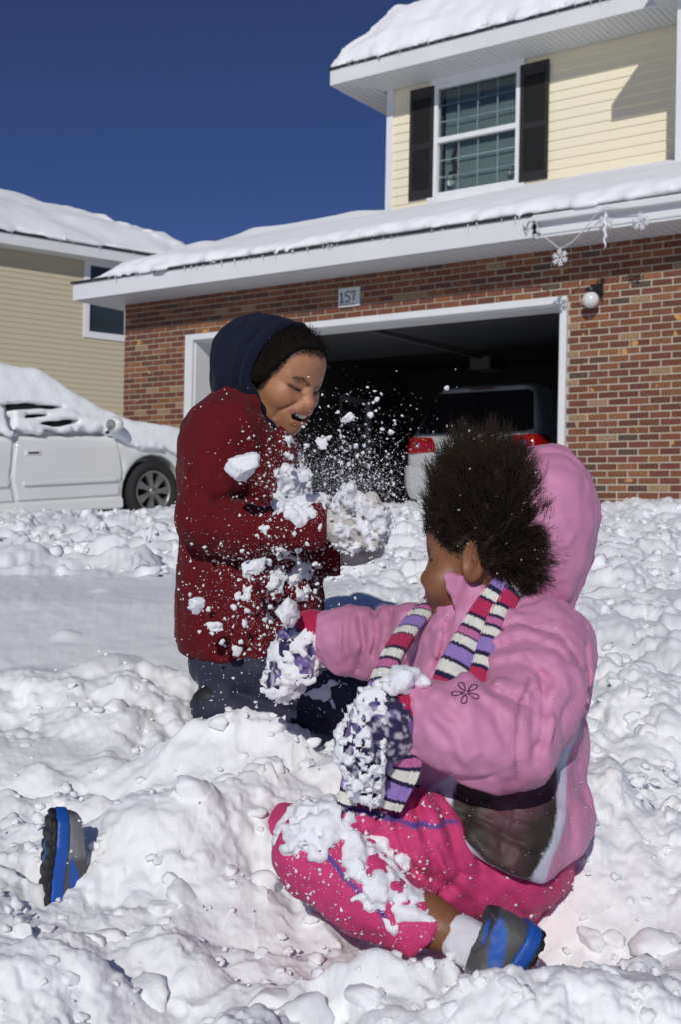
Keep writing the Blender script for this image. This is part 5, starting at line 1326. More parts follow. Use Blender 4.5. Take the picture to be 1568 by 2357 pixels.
place(clinging('clinging_snow', kg, kjacket, lo, hi, 0.0034, lambda p: blobs(p, K_SN, 2.31) - 0.25 + 0.5 * fbm(p, 120, 2, 17), 0.008, 50, 3), kg)
place(clinging('clinging_snow', kg, kglove, *bounds([P(735, 1110, 2.3), P(900, 1310, 2.15)], 0.03), 0.004, lambda p: blobs(p, [(800, 1150, 90, 0.35), (850, 1200, 90, 0.3), (800, 1240, 80, 0.1)], 2.23) - 0.1 + 0.7 * fbm(p, 130, 2, 6), 0.009, 70, 5), kg)
lo, hi = bounds([P(430, 1480, 2.4), P(940, 1760, 2.2)], 0.03)
place(clinging('clinging_snow', kg, kpants, lo, hi, 0.0045, lambda p: blobs(p, [(740, 1610, 60, -0.1), (800, 1560, 40, 0.1), (820, 1640, 40, 0.2), (620, 1620, 70, -0.6), (760, 1540, 40, 0.1), (690, 1575, 40, -0.35)], 2.28) - 0.1, 0.008, 50, 7), kg)
place(specks_on('snow_specks', kj, 4200, lambda V: (V[:, 1] < 2.47) * (0.06 + np.exp(blobs(V, [(600, 1340, 170, 1), (660, 1100, 110, 1.2), (640, 1220, 110, 0.8), (620, 1450, 130, 0.9)], 2.31) * 1.3)), M_CLING, kg, 0.0006, 0.0046, 5), kg)
place(specks_on('snow_specks', kp, 1100, lambda V: (V[:, 1] < 2.5) * 1.0, M_CLING, kg, 0.0008, 0.0045, 6), kg)
place(specks_on('snow_specks', kb, 26, lambda V: np.exp(-(((V - P(680, 1002, 2.35)) / np.array((0.025, 0.05, 0.014))) ** 2).sum(1)), M_CLING, kg, 0.0006, 0.0022, 8), kg)
# ================================================================== sitting child in the pink snowsuit
cg = empty('person', P(1120, 2090, 1.78)); tag(cg, 'person with spiky dark hair in pink puffer jacket sitting in snow, back turned', 'person')
CFW = (-0.955, 0.296, 0.0); CT = frame(CFW)
CH = P(1108, 1288, 1.80); CS = 0.90; CRH = rot_frame((-0.915, 0.403, 0), math.radians(4), math.radians(4))
def chead_local(p): return ((p - CH.astype(F32)) @ CRH.T) / CS
C_HIP1, C_KN1, C_AN1 = P(1130, 1985, 1.74), P(735, 1962, 1.66), P(985, 2118, 1.585)
C_HIP2, C_KN2, C_AN2 = P(1090, 1985, 1.90), P(665, 1950, 1.97), P(190, 2050, 1.88)
C_SH1, C_EL1, C_WR1 = P(1262, 1500, 1.735), P(1168, 1690, 1.625), P(942, 1648, 1.615)
C_SH2, C_EL2, C_WR2 = P(1030, 1475, 1.96), P(890, 1485, 2.02), P(722, 1462, 2.055)
def cbody(p):
    d = chain(p, [P(1130, 1960, 1.82), P(1140, 1700, 1.84), P(1145, 1500, 1.84)], [0.03, 0.03, 0.04], 0.03)
    d = smin(d, chain(p, [P(1140, 1470, 1.83), P(1118, 1380, 1.815), P(1115, 1320, 1.81)], [0.05, 0.040, 0.042], 0.03), 0.03)
    d = smin(d, chain(p, [C_SH1, C_EL1, C_WR1, P(915, 1650, 1.60)], [0.016, 0.016, 0.0225, 0.022], 0.02), 0.03)
    d = smin(d, chain(p, [C_SH2, C_EL2, C_WR2], [0.016, 0.016, 0.021], 0.02), 0.03)
    d = smin(d, chain(p, [C_HIP1, C_KN1, C_AN1, P(1085, 2175, 1.55)], [0.018, 0.022, 0.0300, 0.0270], 0.02), 0.03)
    d = smin(d, chain(p, [C_HIP2, C_KN2, C_AN2], [0.018, 0.016, 0.020], 0.02), 0.03)
    near = ((p - CH.astype(F32)) ** 2).sum(1) < 0.17 ** 2
    if near.any():
        d[near] = smin(d[near], head_sdf(chead_local(p[near]), 0.0, 1.0, 1.3) * CS, 0.012)
    return d
def cskin(V):
    q = chead_local(V.astype(F32)); m = q.copy(); m[:, 1] = np.abs(m[:, 1]); n = fbm(V, 260, 2, 4)
    C = np.tile(np.array((0.235, 0.100, 0.046), F32), (len(V), 1))
    C = mixc(C, 0.5 * np.exp(-(sph(m, (-0.010, 0.080, -0.005), 0) / 0.020) ** 2), (0.27, 0.10, 0.05))
    C = mixc(C, sstep(0.012, -0.006, chair_line(q) + 0.004 * n) * 0.92, (0.016, 0.010, 0.007))
    ey = dyz(m, [(0.018, -0.0085), (0.049, -0.0015)]); C = mixc(C, sstep(0.006, 0.002, ey), (0.02, 0.012, 0.01))
    br = dyz(m, [(0.010, 0.0100), (0.030, 0.0195), (0.048, 0.0165)]); C = mixc(C, sstep(0.005, 0.002, br), (0.03, 0.018, 0.012))
    return C
def chair_line(q):
    x, z = q[:, 0], q[:, 2]
    hl = np.interp(x, [-0.12, -0.06, -0.035, -0.020, -0.005, 0.012, 0.026, 0.045, 0.060, 0.085], [-0.085, -0.075, -0.045, 0.028, 0.034, 0.006, 0.012, 0.026, 0.045, 0.052])
    return hl - z
lo, hi = bounds([P(60, 1120, 1.9), P(1390, 2220, 1.55), P(60, 2100, 2.1)], 0.02)
cb = place(sdf_obj('body', cbody, lo, hi, 0.0029, M_SKIN, cg, cskin), cg)

# hair: a dark core and thousands of spiky strands
M_HAIRC = mat('dark_brown_hair', (0.036, 0.0235, 0.0155), 0.7, spec=0.25)
HC = P(1132, 1192, 1.80)
CR_ = np.array(CR); 
def henv(p, g=0.0):
    "outer envelope of the hair"
    d = ell(p, P(1130, 1165, 1.80), (0.096, 0.096, 0.118))
    d = smin(d, ell(p, P(1185, 1270, 1.80), (0.066, 0.086, 0.080)), 0.05)
    d = smin(d, ell(p, P(1090, 1095, 1.80), (0.060, 0.075, 0.074)), 0.04)
    return d
def hcore(p):
    q = chead_local(p)
    d = smax(henv(p) + 0.030 + 0.007 * fbm(p, 45, 2, 5), (chair_line(q) + 0.012) * 0.7, 0.02)
    return smin(d, smax((head_sdf(q, 0.0, 1.0, 1.3) - 0.004) * CS, (chair_line(q) + 0.004) * 0.8, 0.008), 0.01)
hb = place(sdf_obj('hair', hcore, HC - 0.2, HC + 0.2, 0.005, M_HAIRC, cg), cg)
rr_ = np.random.default_rng(11)
NH_ = 10500
_c = rr_.normal(size=(NH_ * 2, 3)); _c = (_c / np.linalg.norm(_c, axis=1, keepdims=True) * 0.09 + CH).astype(F32)
_pp, _gg = proj_to(lambda p: head_sdf(chead_local(p), 0.0, 1.0, 1.3) * CS, _c, 5)
_hl = chair_line(chead_local(_pp)); _k = _hl < -0.001 + rr_.normal(0, 0.004, len(_hl)); _pp, _gg, _hl = _pp[_k], _gg[_k], _hl[_k]
# every strand belongs to a tuft that points outward and up, and reaches the envelope
NT = 900
_t = rr_.choice(len(_pp), NT); _td = _gg[_t] * 0.95 + np.array((-0.02, 0, 0.42)) + rr_.normal(0, 0.20, (NT, 3)); _td /= np.linalg.norm(_td, axis=1, keepdims=True)
_q = _pp[_t].astype(F32); _L = np.full(NT, 0.004)
for _ in range(60):
    v = henv((_q + _td * _L[:, None]).astype(F32)); _L = np.where(v < 0, _L + np.clip(-v, 0.0008, 0.004), _L)
_L = np.clip(_L * rr_.uniform(0.90, 1.05, NT) + rr_.normal(0, 0.004, NT) + 0.005, 0.004, 0.2); _tip = _q + _td * _L[:, None]
_near = np.empty(len(_pp), int)
for s0 in range(0, len(_pp), 2000):
    _near[s0:s0 + 2000] = np.argmin(((_pp[s0:s0 + 2000, None] - _q[None]) ** 2).sum(-1), 1)
_tp = _tip[_near] + (_pp - _q[_near]) * 0.55 + rr_.normal(0, 0.0045, _pp.shape)
_short = sstep(-0.016, 0.0, _hl); _tp = _tp * (1 - _short[:, None]) + (_pp + _gg * 0.006 + rr_.normal(0, 0.004, _pp.shape)) * _short[:, None]
place(strands('hair_strands', _pp, _tp, np.full(len(_pp), 0.00095), M_HAIRC, cg, 12, 4, 0.0035), cg)['kind'] = 'stuff'

# a second coat of finer hair standing on the body of the hair
_c = rr_.normal(size=(9000, 3)); _c = (_c / np.linalg.norm(_c, axis=1, keepdims=True) * 0.09 + HC).astype(F32)
_p2, _g2 = proj_to(lambda p: henv(p) + 0.034, _c, 5); _h2 = chair_line(chead_local(_p2)); _k = _h2 < -0.010; _p2, _g2 = _p2[_k], _g2[_k]
_d2 = _g2 + np.array((-0.02, 0, 0.35)) + rr_.normal(0, 0.30, _g2.shape); _d2 /= np.linalg.norm(_d2, axis=1, keepdims=True)
place(strands('hair_strands', _p2, _p2 + _d2 * rr_.uniform(0.022, 0.040, (len(_p2), 1)), np.full(len(_p2), 0.00085), M_HAIRC, cg, 21, 3, 0.0045), cg)['kind'] = 'stuff'

# pink jacket
PINK, BROWN, LILAC = np.array((0.60, 0.245, 0.405), F32), (0.030, 0.023, 0.018), (0.60, 0.61, 0.72)
HEMX = XZ([(880, 1838), (930, 1850), (1000, 1892), (1110, 1950), (1225, 2004), (1290, 1985), (1340, 1965)], 1.74)
HX, HZ = np.array([h[0] for h in HEMX]), np.array([h[1] for h in HEMX])
C_CRE = [(XZ([(1010, 1420), (1000, 1470), (990, 1520)], 1.9), 0.006, 0.004), (XZ([(905, 1410), (890, 1480), (905, 1555)], 1.98), 0.006, 0.006), (XZ([(830, 1420), (840, 1480), (825, 1540)], 2.0), 0.007, 0.007), (XZ([(862, 1400), (872, 1455), (858, 1500)], 2.0), 0.006, 0.006), (XZ([(800, 1430), (795, 1480), (810, 1530)], 2.0), 0.006, 0.004),
         (XZ([(1120, 1470), (1200, 1440), (1290, 1465), (1335, 1530)], 1.66), 0.005, 0.0035), (XZ([(1130, 1500), (1210, 1470), (1290, 1500)], 1.66), 0.009, 0.005), (XZ([(1110, 1540), (1200, 1520), (1260, 1560)], 1.64), 0.009, 0.006),
         (XZ([(1230, 1570), (1190, 1640), (1180, 1720), (1190, 1800)], 1.57), 0.0045, 0.004), (XZ([(1240, 1600), (1225, 1680), (1230, 1750)], 1.57), 0.007, 0.005), (XZ([(1265, 1560), (1255, 1650), (1240, 1720)], 1.57), 0.007, 0.006),
         (XZ([(1090, 1600), (1140, 1640), (1170, 1720)], 1.56), 0.010, 0.005), (XZ([(1010, 1620), (1060, 1660), (1080, 1720)], 1.55), 0.010, 0.005), (XZ([(990, 1660), (1030, 1700), (1050, 1760)], 1.55), 0.008, 0.005), (XZ([(1110, 1560), (1150, 1600), (1210, 1620)], 1.57), 0.008, 0.006),
         (XZ([(1330, 1480), (1335, 1560), (1310, 1650)], 1.75), 0.006, 0.005), (XZ([(980, 1500), (960, 1560), (955, 1600)], 1.72), 0.008, 0.004), (XZ([(1040, 1440), (1030, 1520), (1035, 1580)], 1.70), 0.008, 0.004),
         (XZ([(1030, 1880), (1120, 1900), (1240, 1960)], 1.66), 0.005, 0.0035), (XZ([(1120, 1840), (1180, 1880), (1270, 1900)], 1.66), 0.005, 0.0030), (XZ([(1180, 1800), (1175, 1880), (1150, 1950)], 1.66), 0.004, 0.0030)]
CFLAP = XZ([(1018, 1318), (1060, 1330), (1118, 1350), (1120, 1440), (1045, 1440), (1040, 1375), (1022, 1358)], 1.745)
CFX, CFY = float(P(1060, 1380, 1.745)[0]), float(P(1060, 1380, 1.745)[1])
def torso_c(p):
    d = ell(p, P(1140, 1915, 1.80), (0.132, 0.158, 0.115), CT)
    d = smin(d, ell(p, P(1130, 1760, 1.83), (0.135, 0.140, 0.130), CT), 0.06)
    d = smin(d, ell(p, P(1140, 1580, 1.84), (0.140, 0.150, 0.140), CT), 0.06)
    d = smin(d, ell(p, P(1165, 1470, 1.84), (0.118, 0.150, 0.068), CT), 0.05)
    d = smin(d, ell(p, P(1272, 1960, 1.80), (0.048, 0.075, 0.040), CT), 0.05)
    return d
def sleeve1(p): return chain(p, [C_SH1, P(1225, 1600, 1.675), C_EL1, P(1065, 1672, 1.60), P(968, 1648, 1.61), C_WR1], [0.066, 0.073, 0.072, 0.064, 0.044, 0.036], 0.02)
def sleeve2(p): return chain(p, [C_SH2, P(940, 1478, 2.0), C_EL2, P(790, 1470, 2.04), P(750, 1466, 2.05), P(728, 1464, 2.055)], [0.066, 0.064, 0.060, 0.056, 0.036, 0.033], 0.02)
def pleats(p, a, b, r, n, amp):
    "elastic gathers round a cuff with axis a-b"
    ax = (b - a) / np.linalg.norm(b - a); q = p - a; t = q @ ax; e1 = np.cross(ax, (0, 0, 1.0)); e1 /= np.linalg.norm(e1); e2 = np.cross(ax, e1)
    L_ = np.linalg.norm(b - a); return amp * np.sin(n * np.arctan2(q @ e2, q @ e1)) * sstep(-0.004, 0.004, t) * sstep(L_ + 0.01, L_, t)
def cjacket(p):
    d = torso_c(p)
    d = smin(d, sleeve2(p), 0.03)
    s1 = sleeve1(p); w = sstep(P(0, 1620, 1.7)[2], P(0, 1500, 1.7)[2], p[:, 2]); d = smin(d, s1, 0.010) * (1 - w) + smin(d, s1, 0.06) * w
    # stand-up collar round the neck
    q = (p - P(1128, 1392, 1.815).astype(F32)) @ CT.T; rr = np.sqrt((q[:, 0] / 1.12) ** 2 + q[:, 1] ** 2)
    top = 0.030 + 0.35 * q[:, 0]
    col = smax(np.abs(rr - 0.068) - 0.008, np.maximum(q[:, 2] - np.clip(top, -0.01, 0.055), -0.075 - q[:, 2]), 0.006)
    d = smin(d, col, 0.018)
    # near collar flap turned up against the jaw
    fl = smax(poly2(p[:, 0], p[:, 2], CFLAP), np.abs((p[:, 1] - CFY) - 0.35 * (p[:, 0] - CFX)) - 0.007, 0.006)
    d = smin(d, fl, 0.012)
    n = fbm(p, 11, 3, 22); n2 = fbm(p, 26, 2, 23)
    n3 = fbm(p * np.array((1.0, 1.0, 0.45), F32), 30, 2, 24); d = d - 0.0120 * (np.abs(n) - 0.28) + 0.0055 * (np.abs(n2) - 0.25) - 0.0045 * (np.abs(n3) - 0.25)
    for pts, w, dp in C_CRE: d = d + groove(p, pts, w * 0.85, dp * 1.5)
    d = d + pleats(p, P(968, 1648, 1.61), C_WR1, 0.04, 17, 0.0022) + pleats(p, P(752, 1466, 2.05), P(722, 1464, 2.055), 0.04, 17, 0.0022)
    hz = np.interp(p[:, 0], HX, HZ).astype(F32)
    d = smax(d, (hz - p[:, 2]) * 0.85, 0.010)
    d = smax(d, P(936, 1650, 1.61)[0] - p[:, 0] - 3 * np.clip(p[:, 1] - 1.70, 0, 1), 0.004)
    d = smax(d, P(726, 1464, 2.05)[0] - p[:, 0], 0.004)
    return d
PB = XZ([(1028, 1880), (1050, 1800), (1120, 1790), (1240, 1770), (1283, 1735), (1287, 1800), (1278, 1860), (1258, 1925), (1215, 1985), (1210, 2010), (1110, 1960)], 1.70)
PW = XZ([(990, 1900), (985, 1830), (1050, 1780), (1240, 1760), (1300, 1690), (1318, 1760), (1305, 1860), (1290, 1910), (1262, 1960), (1240, 2030), (1110, 1970)], 1.70)
PW2 = XZ([(1300, 1600), (1330, 1535), (1366, 1560), (1352, 1650), (1330, 1700), (1285, 1780), (1275, 1700)], 1.74)
def cjcol(V):
    V = V.astype(F32); C = np.tile(PINK, (len(V), 1)); s1 = sleeve1(V); onarm = (s1 < 0.008) & (V[:, 2] < P(0, 1470, 1.7)[2]); s2 = sleeve2(V) < 0.016
    notarm = (~onarm & ~s2)
    C = mixc(C, notarm * sstep(0.002, -0.002, poly2(V[:, 0], V[:, 2], PW)), LILAC)
    C = mixc(C, notarm * sstep(0.002, -0.002, poly2(V[:, 0], V[:, 2], PW2)), LILAC)
    C = mixc(C, notarm * sstep(0.002, -0.002, poly2(V[:, 0], V[:, 2], PB)), BROWN)
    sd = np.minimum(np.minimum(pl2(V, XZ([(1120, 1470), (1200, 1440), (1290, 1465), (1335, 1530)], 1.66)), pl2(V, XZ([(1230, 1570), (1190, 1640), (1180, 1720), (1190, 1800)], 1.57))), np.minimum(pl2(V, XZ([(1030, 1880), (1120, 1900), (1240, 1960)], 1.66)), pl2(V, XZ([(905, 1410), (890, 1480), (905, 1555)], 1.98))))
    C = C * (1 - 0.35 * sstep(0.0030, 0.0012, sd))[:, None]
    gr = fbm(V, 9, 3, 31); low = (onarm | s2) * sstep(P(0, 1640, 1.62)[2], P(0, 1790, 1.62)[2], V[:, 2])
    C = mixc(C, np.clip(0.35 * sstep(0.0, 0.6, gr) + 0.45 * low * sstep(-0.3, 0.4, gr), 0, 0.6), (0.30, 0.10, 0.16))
    q = (V - P(1128, 1392, 1.815).astype(F32)) @ CT.T; rr = np.sqrt((q[:, 0] / 1.12) ** 2 + q[:, 1] ** 2)
    C = mixc(C, ((rr < 0.064) & (q[:, 2] > -0.06) & (q[:, 2] < 0.1)) * 1.0, BROWN)
    return C
lo, hi = bounds([P(700, 1350, 2.05), P(1390, 2050, 1.55), P(1390, 2050, 2.02)], 0.03)
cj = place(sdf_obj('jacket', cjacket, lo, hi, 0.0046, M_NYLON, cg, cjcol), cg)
# hood standing up behind the head
def chood(p):
    A = P(1250, 1172, 1.845); d = ell(p, A, (0.084, 0.112, 0.100))
    d = smin(d, ell(p, P(1232, 1270, 1.845), (0.072, 0.105, 0.080)), 0.05)
    d = smin(d, cap(p, P(1235, 1310, 1.84), P(1235, 1400, 1.83), 0.062, 0.052), 0.05)
    n = fbm(p * np.array((1, 1, 0.5), F32), 13, 3, 41); d = d - 0.009 * (np.abs(n) - 0.3) + 0.0050 * (np.abs(fbm(p, 30, 2, 42)) - 0.3) + groove(p, XZ([(1200, 1040), (1290, 1050), (1360, 1110), (1375, 1180)], 1.84), 0.004, 0.004)
    inner = d + 0.011
    d = smax(d, P(1178, 1200, 1.84)[0] - p[:, 0] - 0.25 * (p[:, 2] - P(0, 1200, 1.84)[2]), 0.010)
    return smax(d, -inner, 0.004)
lo, hi = bounds([P(1160, 1000, 1.84), P(1400, 1430, 1.84)], np.array((0.03, 0.15, 0.03)))
place(sdf_obj('hood', chood, lo, hi, 0.0046, M_NYLON, cg, lambda V: np.tile(PINK * 0.97, (len(V), 1))), cg)
# flower stitched on the sleeve
_fp = []
fc = P(1078, 1598, 1.5)
def onto(fn, pts): return proj_to(fn, np.array(pts), 8)[0]
def flower(cx, cy, R, n, a0):
    out = []
    for k in range(n):
        a = a0 + 2 * math.pi * k / n; pet = []
        for t in np.linspace(0, 2 * math.pi, 14):
            r = R * (0.14 + 0.86 * (0.5 - 0.5 * math.cos(t))); b = a + 0.30 * math.sin(t)
            pet.append((cx + r * math.cos(b), cy + 0.75 * r * math.sin(b)))
        out.append(pet)
    return out
def first_hit(pts2):
    "where the cloth surface lies behind each of the given points"
    d = np.array([P(x, y, 1.0) for x, y in pts2]); t = np.full(len(d), 1.45)
    for _ in range(60): t = t + np.clip(cjacket((d * t[:, None]).astype(F32)), -0.01, 0.02) * 0.8
    return d * (t - 0.0006)[:, None]
_fm = MB()
for pet in flower(1074, 1594, 34, 5, 0.5):
    q = first_hit(pet); _fm.tube([tuple(v) for v in q], 0.0009, 5)
place(_fm.build('stitched_flower', mat('embroidery', srgb(74, 40, 66), 0.7), cg), cg)

# pink snow trousers
HOT = np.array((0.58, 0.050, 0.175), F32)
T_CRE = [(XZ([(900 + 62 * k, 1850 + 22 * k), (925 + 60 * k, 1930 + 14 * k), (960 + 52 * k, 2010 + 6 * k)], 1.63), 0.007, 0.0075 - 0.0006 * k) for k in range(6)] + [(XZ([(860, 1930), (950, 2010), (1040, 2060)], 1.62), 0.012, 0.010)]
def thigh1(p): return chain(p, [P(1150, 1995, 1.76), P(930, 1955, 1.70), C_KN1], [0.080, 0.083, 0.066], 0.02)
def shin1(p): return chain(p, [C_KN1, P(850, 2040, 1.625), P(985, 2146, 1.58)], [0.064, 0.060, 0.043], 0.02)
def ctrous(p):
    d = smin(thigh1(p), shin1(p), 0.010)
    d = smin(d, ell(p, P(1150, 1975, 1.82), (0.115, 0.125, 0.080), CT), 0.04)
    d = smin(d, chain(p, [C_HIP2, C_KN2, P(450, 2020, 1.94)], [0.084, 0.068, 0.050], 0.02), 0.02)
    ph = ((p[:, 0] + 0.55 * p[:, 2]) / 0.034 + 0.55 * fbm(p, 9, 2, 57)) * math.pi; d = d - 0.0065 * (np.abs(np.sin(ph)) - 0.6) * sstep(P(800, 0, 1.7)[0], P(880, 0, 1.7)[0], p[:, 0]) * sstep(0.045, 0.0, thigh1(p))
    n = fbm(p, 15, 3, 51); d = d - 0.0060 * (np.abs(n) - 0.3) + 0.002 * fbm(p, 60, 2, 52)
    for pts, w, dp in T_CRE: d = d + groove(p, pts, w * 0.85, dp * 1.5)
    e = P(982, 2142, 1.582); ax = np.array((0.80, 0, -0.60)); d = smax(d, np.where(shin1(p) < 0.03, (p - e) @ ax - 0.5 * 0 + 0.006 * fbm(p, 40, 1, 3), -1), 0.006)
    return d
PIPE = [XZ([(1060, 1921), (960, 1915), (860, 1890), (780, 1880), (735, 1900)], 1.60), XZ([(720, 1945), (760, 1985), (820, 2040), (870, 2080), (895, 2115)], 1.58)]
def ctcol(V):
    V = V.astype(F32); C = np.tile(HOT, (len(V), 1)); dd = np.minimum(pl2(V, PIPE[0]), pl2(V, PIPE[1]))
    C = mixc(C, 0.3 * sstep(0.2, 0.7, fbm(V, 12, 3, 6)), (0.40, 0.02, 0.11))
    return mixc(C, (V[:, 1] < 1.80) * sstep(0.0042, 0.0026, dd), (0.10, 0.06, 0.26))
lo, hi = bounds([P(400, 1820, 1.93), P(1300, 2200, 1.55), P(400, 2150, 2.05)], 0.04)
ct = place(sdf_obj('trousers', ctrous, lo, hi, 0.0048, M_PANTS, cg, ctcol), cg)
# sock and trainers
place(sdf_obj('sock', lambda p: chain(p, [P(1064, 2162, 1.558), P(1115, 2190, 1.540)], [0.0310, 0.0330], 0.01) + 0.0015 * fbm(p, 90, 2, 2), P(1080, 2140, 1.56) - 0.07, P(1080, 2140, 1.56) + 0.07, 0.003, mat('sock_cotton', (0.70, 0.70, 0.74), 0.95, bump=0.4, bscale=400, bdist=0.001), cg), cg)
def trainer(name, heel, toe, up, L_=0.185):
    "heel and toe: ends of the sole line in world space; up: from sole to ankle"
    heel = np.asarray(heel, float); f = np.asarray(toe, float) - heel; f /= np.linalg.norm(f); u = np.asarray(up, float); u -= f * (u @ f); u /= np.linalg.norm(u); s = np.cross(u, f)
    R_ = np.array((f, s, u), F32); O = heel.astype(F32)
    def loc(p): return (p - O) @ R_.T
    def upper(p):
        q = loc(p); x = q[:, 0] / L_
        hw_ = lerp1(x, [0, 0.15, 0.45, 0.72, 0.92, 1.0], [0.024, 0.030, 0.029, 0.036, 0.028, 0.014]); hh = lerp1(x, [0, 0.12, 0.32, 0.5, 0.75, 0.95, 1], [0.056, 0.062, 0.056, 0.044, 0.034, 0.026, 0.020])
        z = q[:, 2] - 0.018
        d = np.sqrt((q[:, 1] / hw_) ** 2 + (np.maximum(z, 0) / hh) ** 2) - 1; d = d * 0.024
        d = smax(d, np.maximum(-q[:, 0], q[:, 0] - L_), 0.02); d = smax(d, -z, 0.004)
        d = smax(d, -smax(ell(q, (0.045, 0, 0.098), (0.036, 0.022, 0.050)), 0.0 * z - 1, 0.01), 0.006)
        return d + 0.0010 * fbm(p, 120, 2, 6)
    def sole(p):
        q = loc(p); x = q[:, 0] / L_; hw_ = lerp1(x, [0, 0.15, 0.45, 0.72, 0.92, 1.0], [0.027, 0.034, 0.031, 0.040, 0.031, 0.018])
        e = smax(np.abs(q[:, 1]) - hw_, np.maximum(-q[:, 0] - 0.004, q[:, 0] - L_ - 0.004), 0.02)
        return smax(e, np.abs(q[:, 2] - 0.012) - 0.010, 0.004)
    def outsole(p):
        q = loc(p); x = q[:, 0] / L_; hw_ = lerp1(x, [0, 0.15, 0.45, 0.72, 0.92, 1.0], [0.026, 0.033, 0.030, 0.039, 0.030, 0.017])
        e = smax(np.abs(q[:, 1]) - hw_, np.maximum(-q[:, 0] - 0.003, q[:, 0] - L_ - 0.003), 0.02)
        tread = 0.0030 * (np.sin(q[:, 0] * 330) > 0.5)
        return smax(e, np.abs(q[:, 2]) - 0.0055 + tread, 0.003)
    GREY = np.array((0.085, 0.085, 0.085), F32)
    def ucol(V):
        q = loc(V.astype(F32)); x, z = q[:, 0] / L_, q[:, 2]; C = np.tile(GREY, (len(V), 1))
        C = mixc(C, sstep(0.60, 0.66, x) * sstep(0.98, 0.94, x) * 0.7, (0.30, 0.30, 0.31))
        sw = np.abs(z - (0.030 + 0.10 * np.clip(0.60 - x, 0, 1) ** 1.0 * 0.55)) - 0.010 * sstep(0.70, 0.40, x) * sstep(0.05, 0.2, x)
        C = mixc(C, sstep(0.001, -0.001, sw), (0.02, 0.10, 0.42))
        C = mixc(C, sstep(0.058, 0.064, z) * sstep(0.5, 0.3, x), (0.03, 0.03, 0.035))
        return C
    e = empty(name, (0, 0, 0), 0, cg); lo = np.minimum(heel, heel + f * L_) - 0.11; hi = np.maximum(heel, heel + f * L_) + 0.11
    o1 = sdf_obj('upper', upper, lo, hi, 0.0030, cloth('trainer_mesh', 0.55, 0, 0.4, 500, 0.001, 0.4), e, ucol)
    o2 = sdf_obj('midsole', sole, lo, hi, 0.0030, mat('blue_foam', (0.012, 0.085, 0.40), 0.45, var=0.1, vscale=30), e)
    def oc(V):
        q = loc(V.astype(F32)); C = np.tile(np.array((0.012, 0.012, 0.014), F32), (len(V), 1)); return mixc(C, sstep(0.0, 0.15, fbm(q, 26, 1, 3)) * sstep(0.018, 0.012, np.abs(q[:, 1])), (0.03, 0.14, 0.36))
    o3 = sdf_obj('outsole', outsole, lo, hi, 0.0030, cloth('outsole_rubber', 0.6, 0, 0.2, 200, 0.001, 0.4), e, oc)
    e.location = -np.array(cg.location); return o1, upper
_h = P(1244, 2142, 1.505); _t = P(1134, 2330, 1.485)
tr1, _ = trainer('trainer', _h, _t, np.array((-0.90, -0.10, 0.30)), 0.140)
_h = P(94, 2150, 1.80); _t = P(120, 1868, 1.82)
tr2, up2 = trainer('trainer', _h, _t, np.array((0.90, 0.42, 0.0)), 0.185)
# mittens with red cuffs
M_MITT = M_KNIT
NAVY = np.array((0.030, 0.022, 0.072), F32)
def mit1(p):
    d = chain(p, [P(925, 1648, 1.605), P(885, 1668, 1.595), P(845, 1740, 1.585)], [0.034, 0.044, 0.036], 0.02)
    return smin(d, cap(p, P(890, 1650, 1.59), P(852, 1660, 1.565), 0.018, 0.015), 0.012) + 0.002 * fbm(p, 60, 2, 3)
def mit2(p):
    d = chain(p, [P(712, 1458, 2.058), P(690, 1490, 2.06), P(652, 1562, 2.06)], [0.033, 0.042, 0.036], 0.02)
    return smin(d, cap(p, P(700, 1510, 2.03), P(702, 1552, 2.02), 0.018, 0.014), 0.012) + 0.002 * fbm(p, 60, 2, 4)
def mcol(V):
    n = fbm(V, 40, 2, 7); C = np.tile(NAVY, (len(V), 1)); C = mixc(C, sstep(0.1, 0.4, n) * 0.7, (0.22, 0.16, 0.42)); return mixc(C, sstep(0.15, 0.45, fbm(V, 130, 2, 8)) * 0.75, (0.6, 0.6, 0.66))
c = P(885, 1680, 1.59); place(sdf_obj('mitten', mit1, c - 0.12, c + 0.12, 0.004, M_MITT, cg, mcol), cg)
c = P(680, 1510, 2.06); place(sdf_obj('mitten', mit2, c - 0.14, c + 0.14, 0.004, M_MITT, cg, mcol), cg)
RED = np.array((0.42, 0.02, 0.075), F32)
def cuff(a, b, r):
    f = lambda p: chain(p, [a, b], [r, r], 0.01) + pleats(p, a - (b - a), b + (b - a), r, 22, 0.0014)
    c = (a + b) / 2; return place(sdf_obj('mitten_cuff', f, c - 0.08, c + 0.08, 0.003, M_MITT, cg, lambda V: np.tile(RED, (len(V), 1))), cg)
cuff(P(922, 1640, 1.606), P(908, 1652, 1.60), 0.0385); cuff(P(716, 1452, 2.058), P(706, 1464, 2.06), 0.0375)
# striped scarf
SEQ = [((0.72, 0.72, 0.66), 0.021), ((0.022, 0.016, 0.055), 0.008), ((0.52, 0.15, 0.33), 0.016), ((0.022, 0.016, 0.055), 0.007), ((0.72, 0.72, 0.66), 0.020), ((0.022, 0.016, 0.055), 0.008), ((0.30, 0.20, 0.52), 0.030), ((0.022, 0.016, 0.055), 0.008), ((0.72, 0.72, 0.66), 0.021), ((0.022, 0.016, 0.055), 0.008), ((0.45, 0.03, 0.10), 0.032), ((0.022, 0.016, 0.055), 0.008)]
SEQ = [(c_, l_ * 0.75) for c_, l_ in SEQ]
_cum = np.cumsum([l for _, l in SEQ])
def stripes(off):
    def f(s):
        k = np.searchsorted(_cum, (s + off) % _cum[-1]); return np.array([SEQ[min(i, len(SEQ) - 1)][0] for i in k], F32)
    return f
OUT = (0.1, -1.0, 0.25)
def scarf(path, nrm, width, thick, off, lobe=0.0): return place(sweep('scarf', path, nrm, width, thick, stripes(off), M_KNIT, cg, 22, 9, lobe), cg)
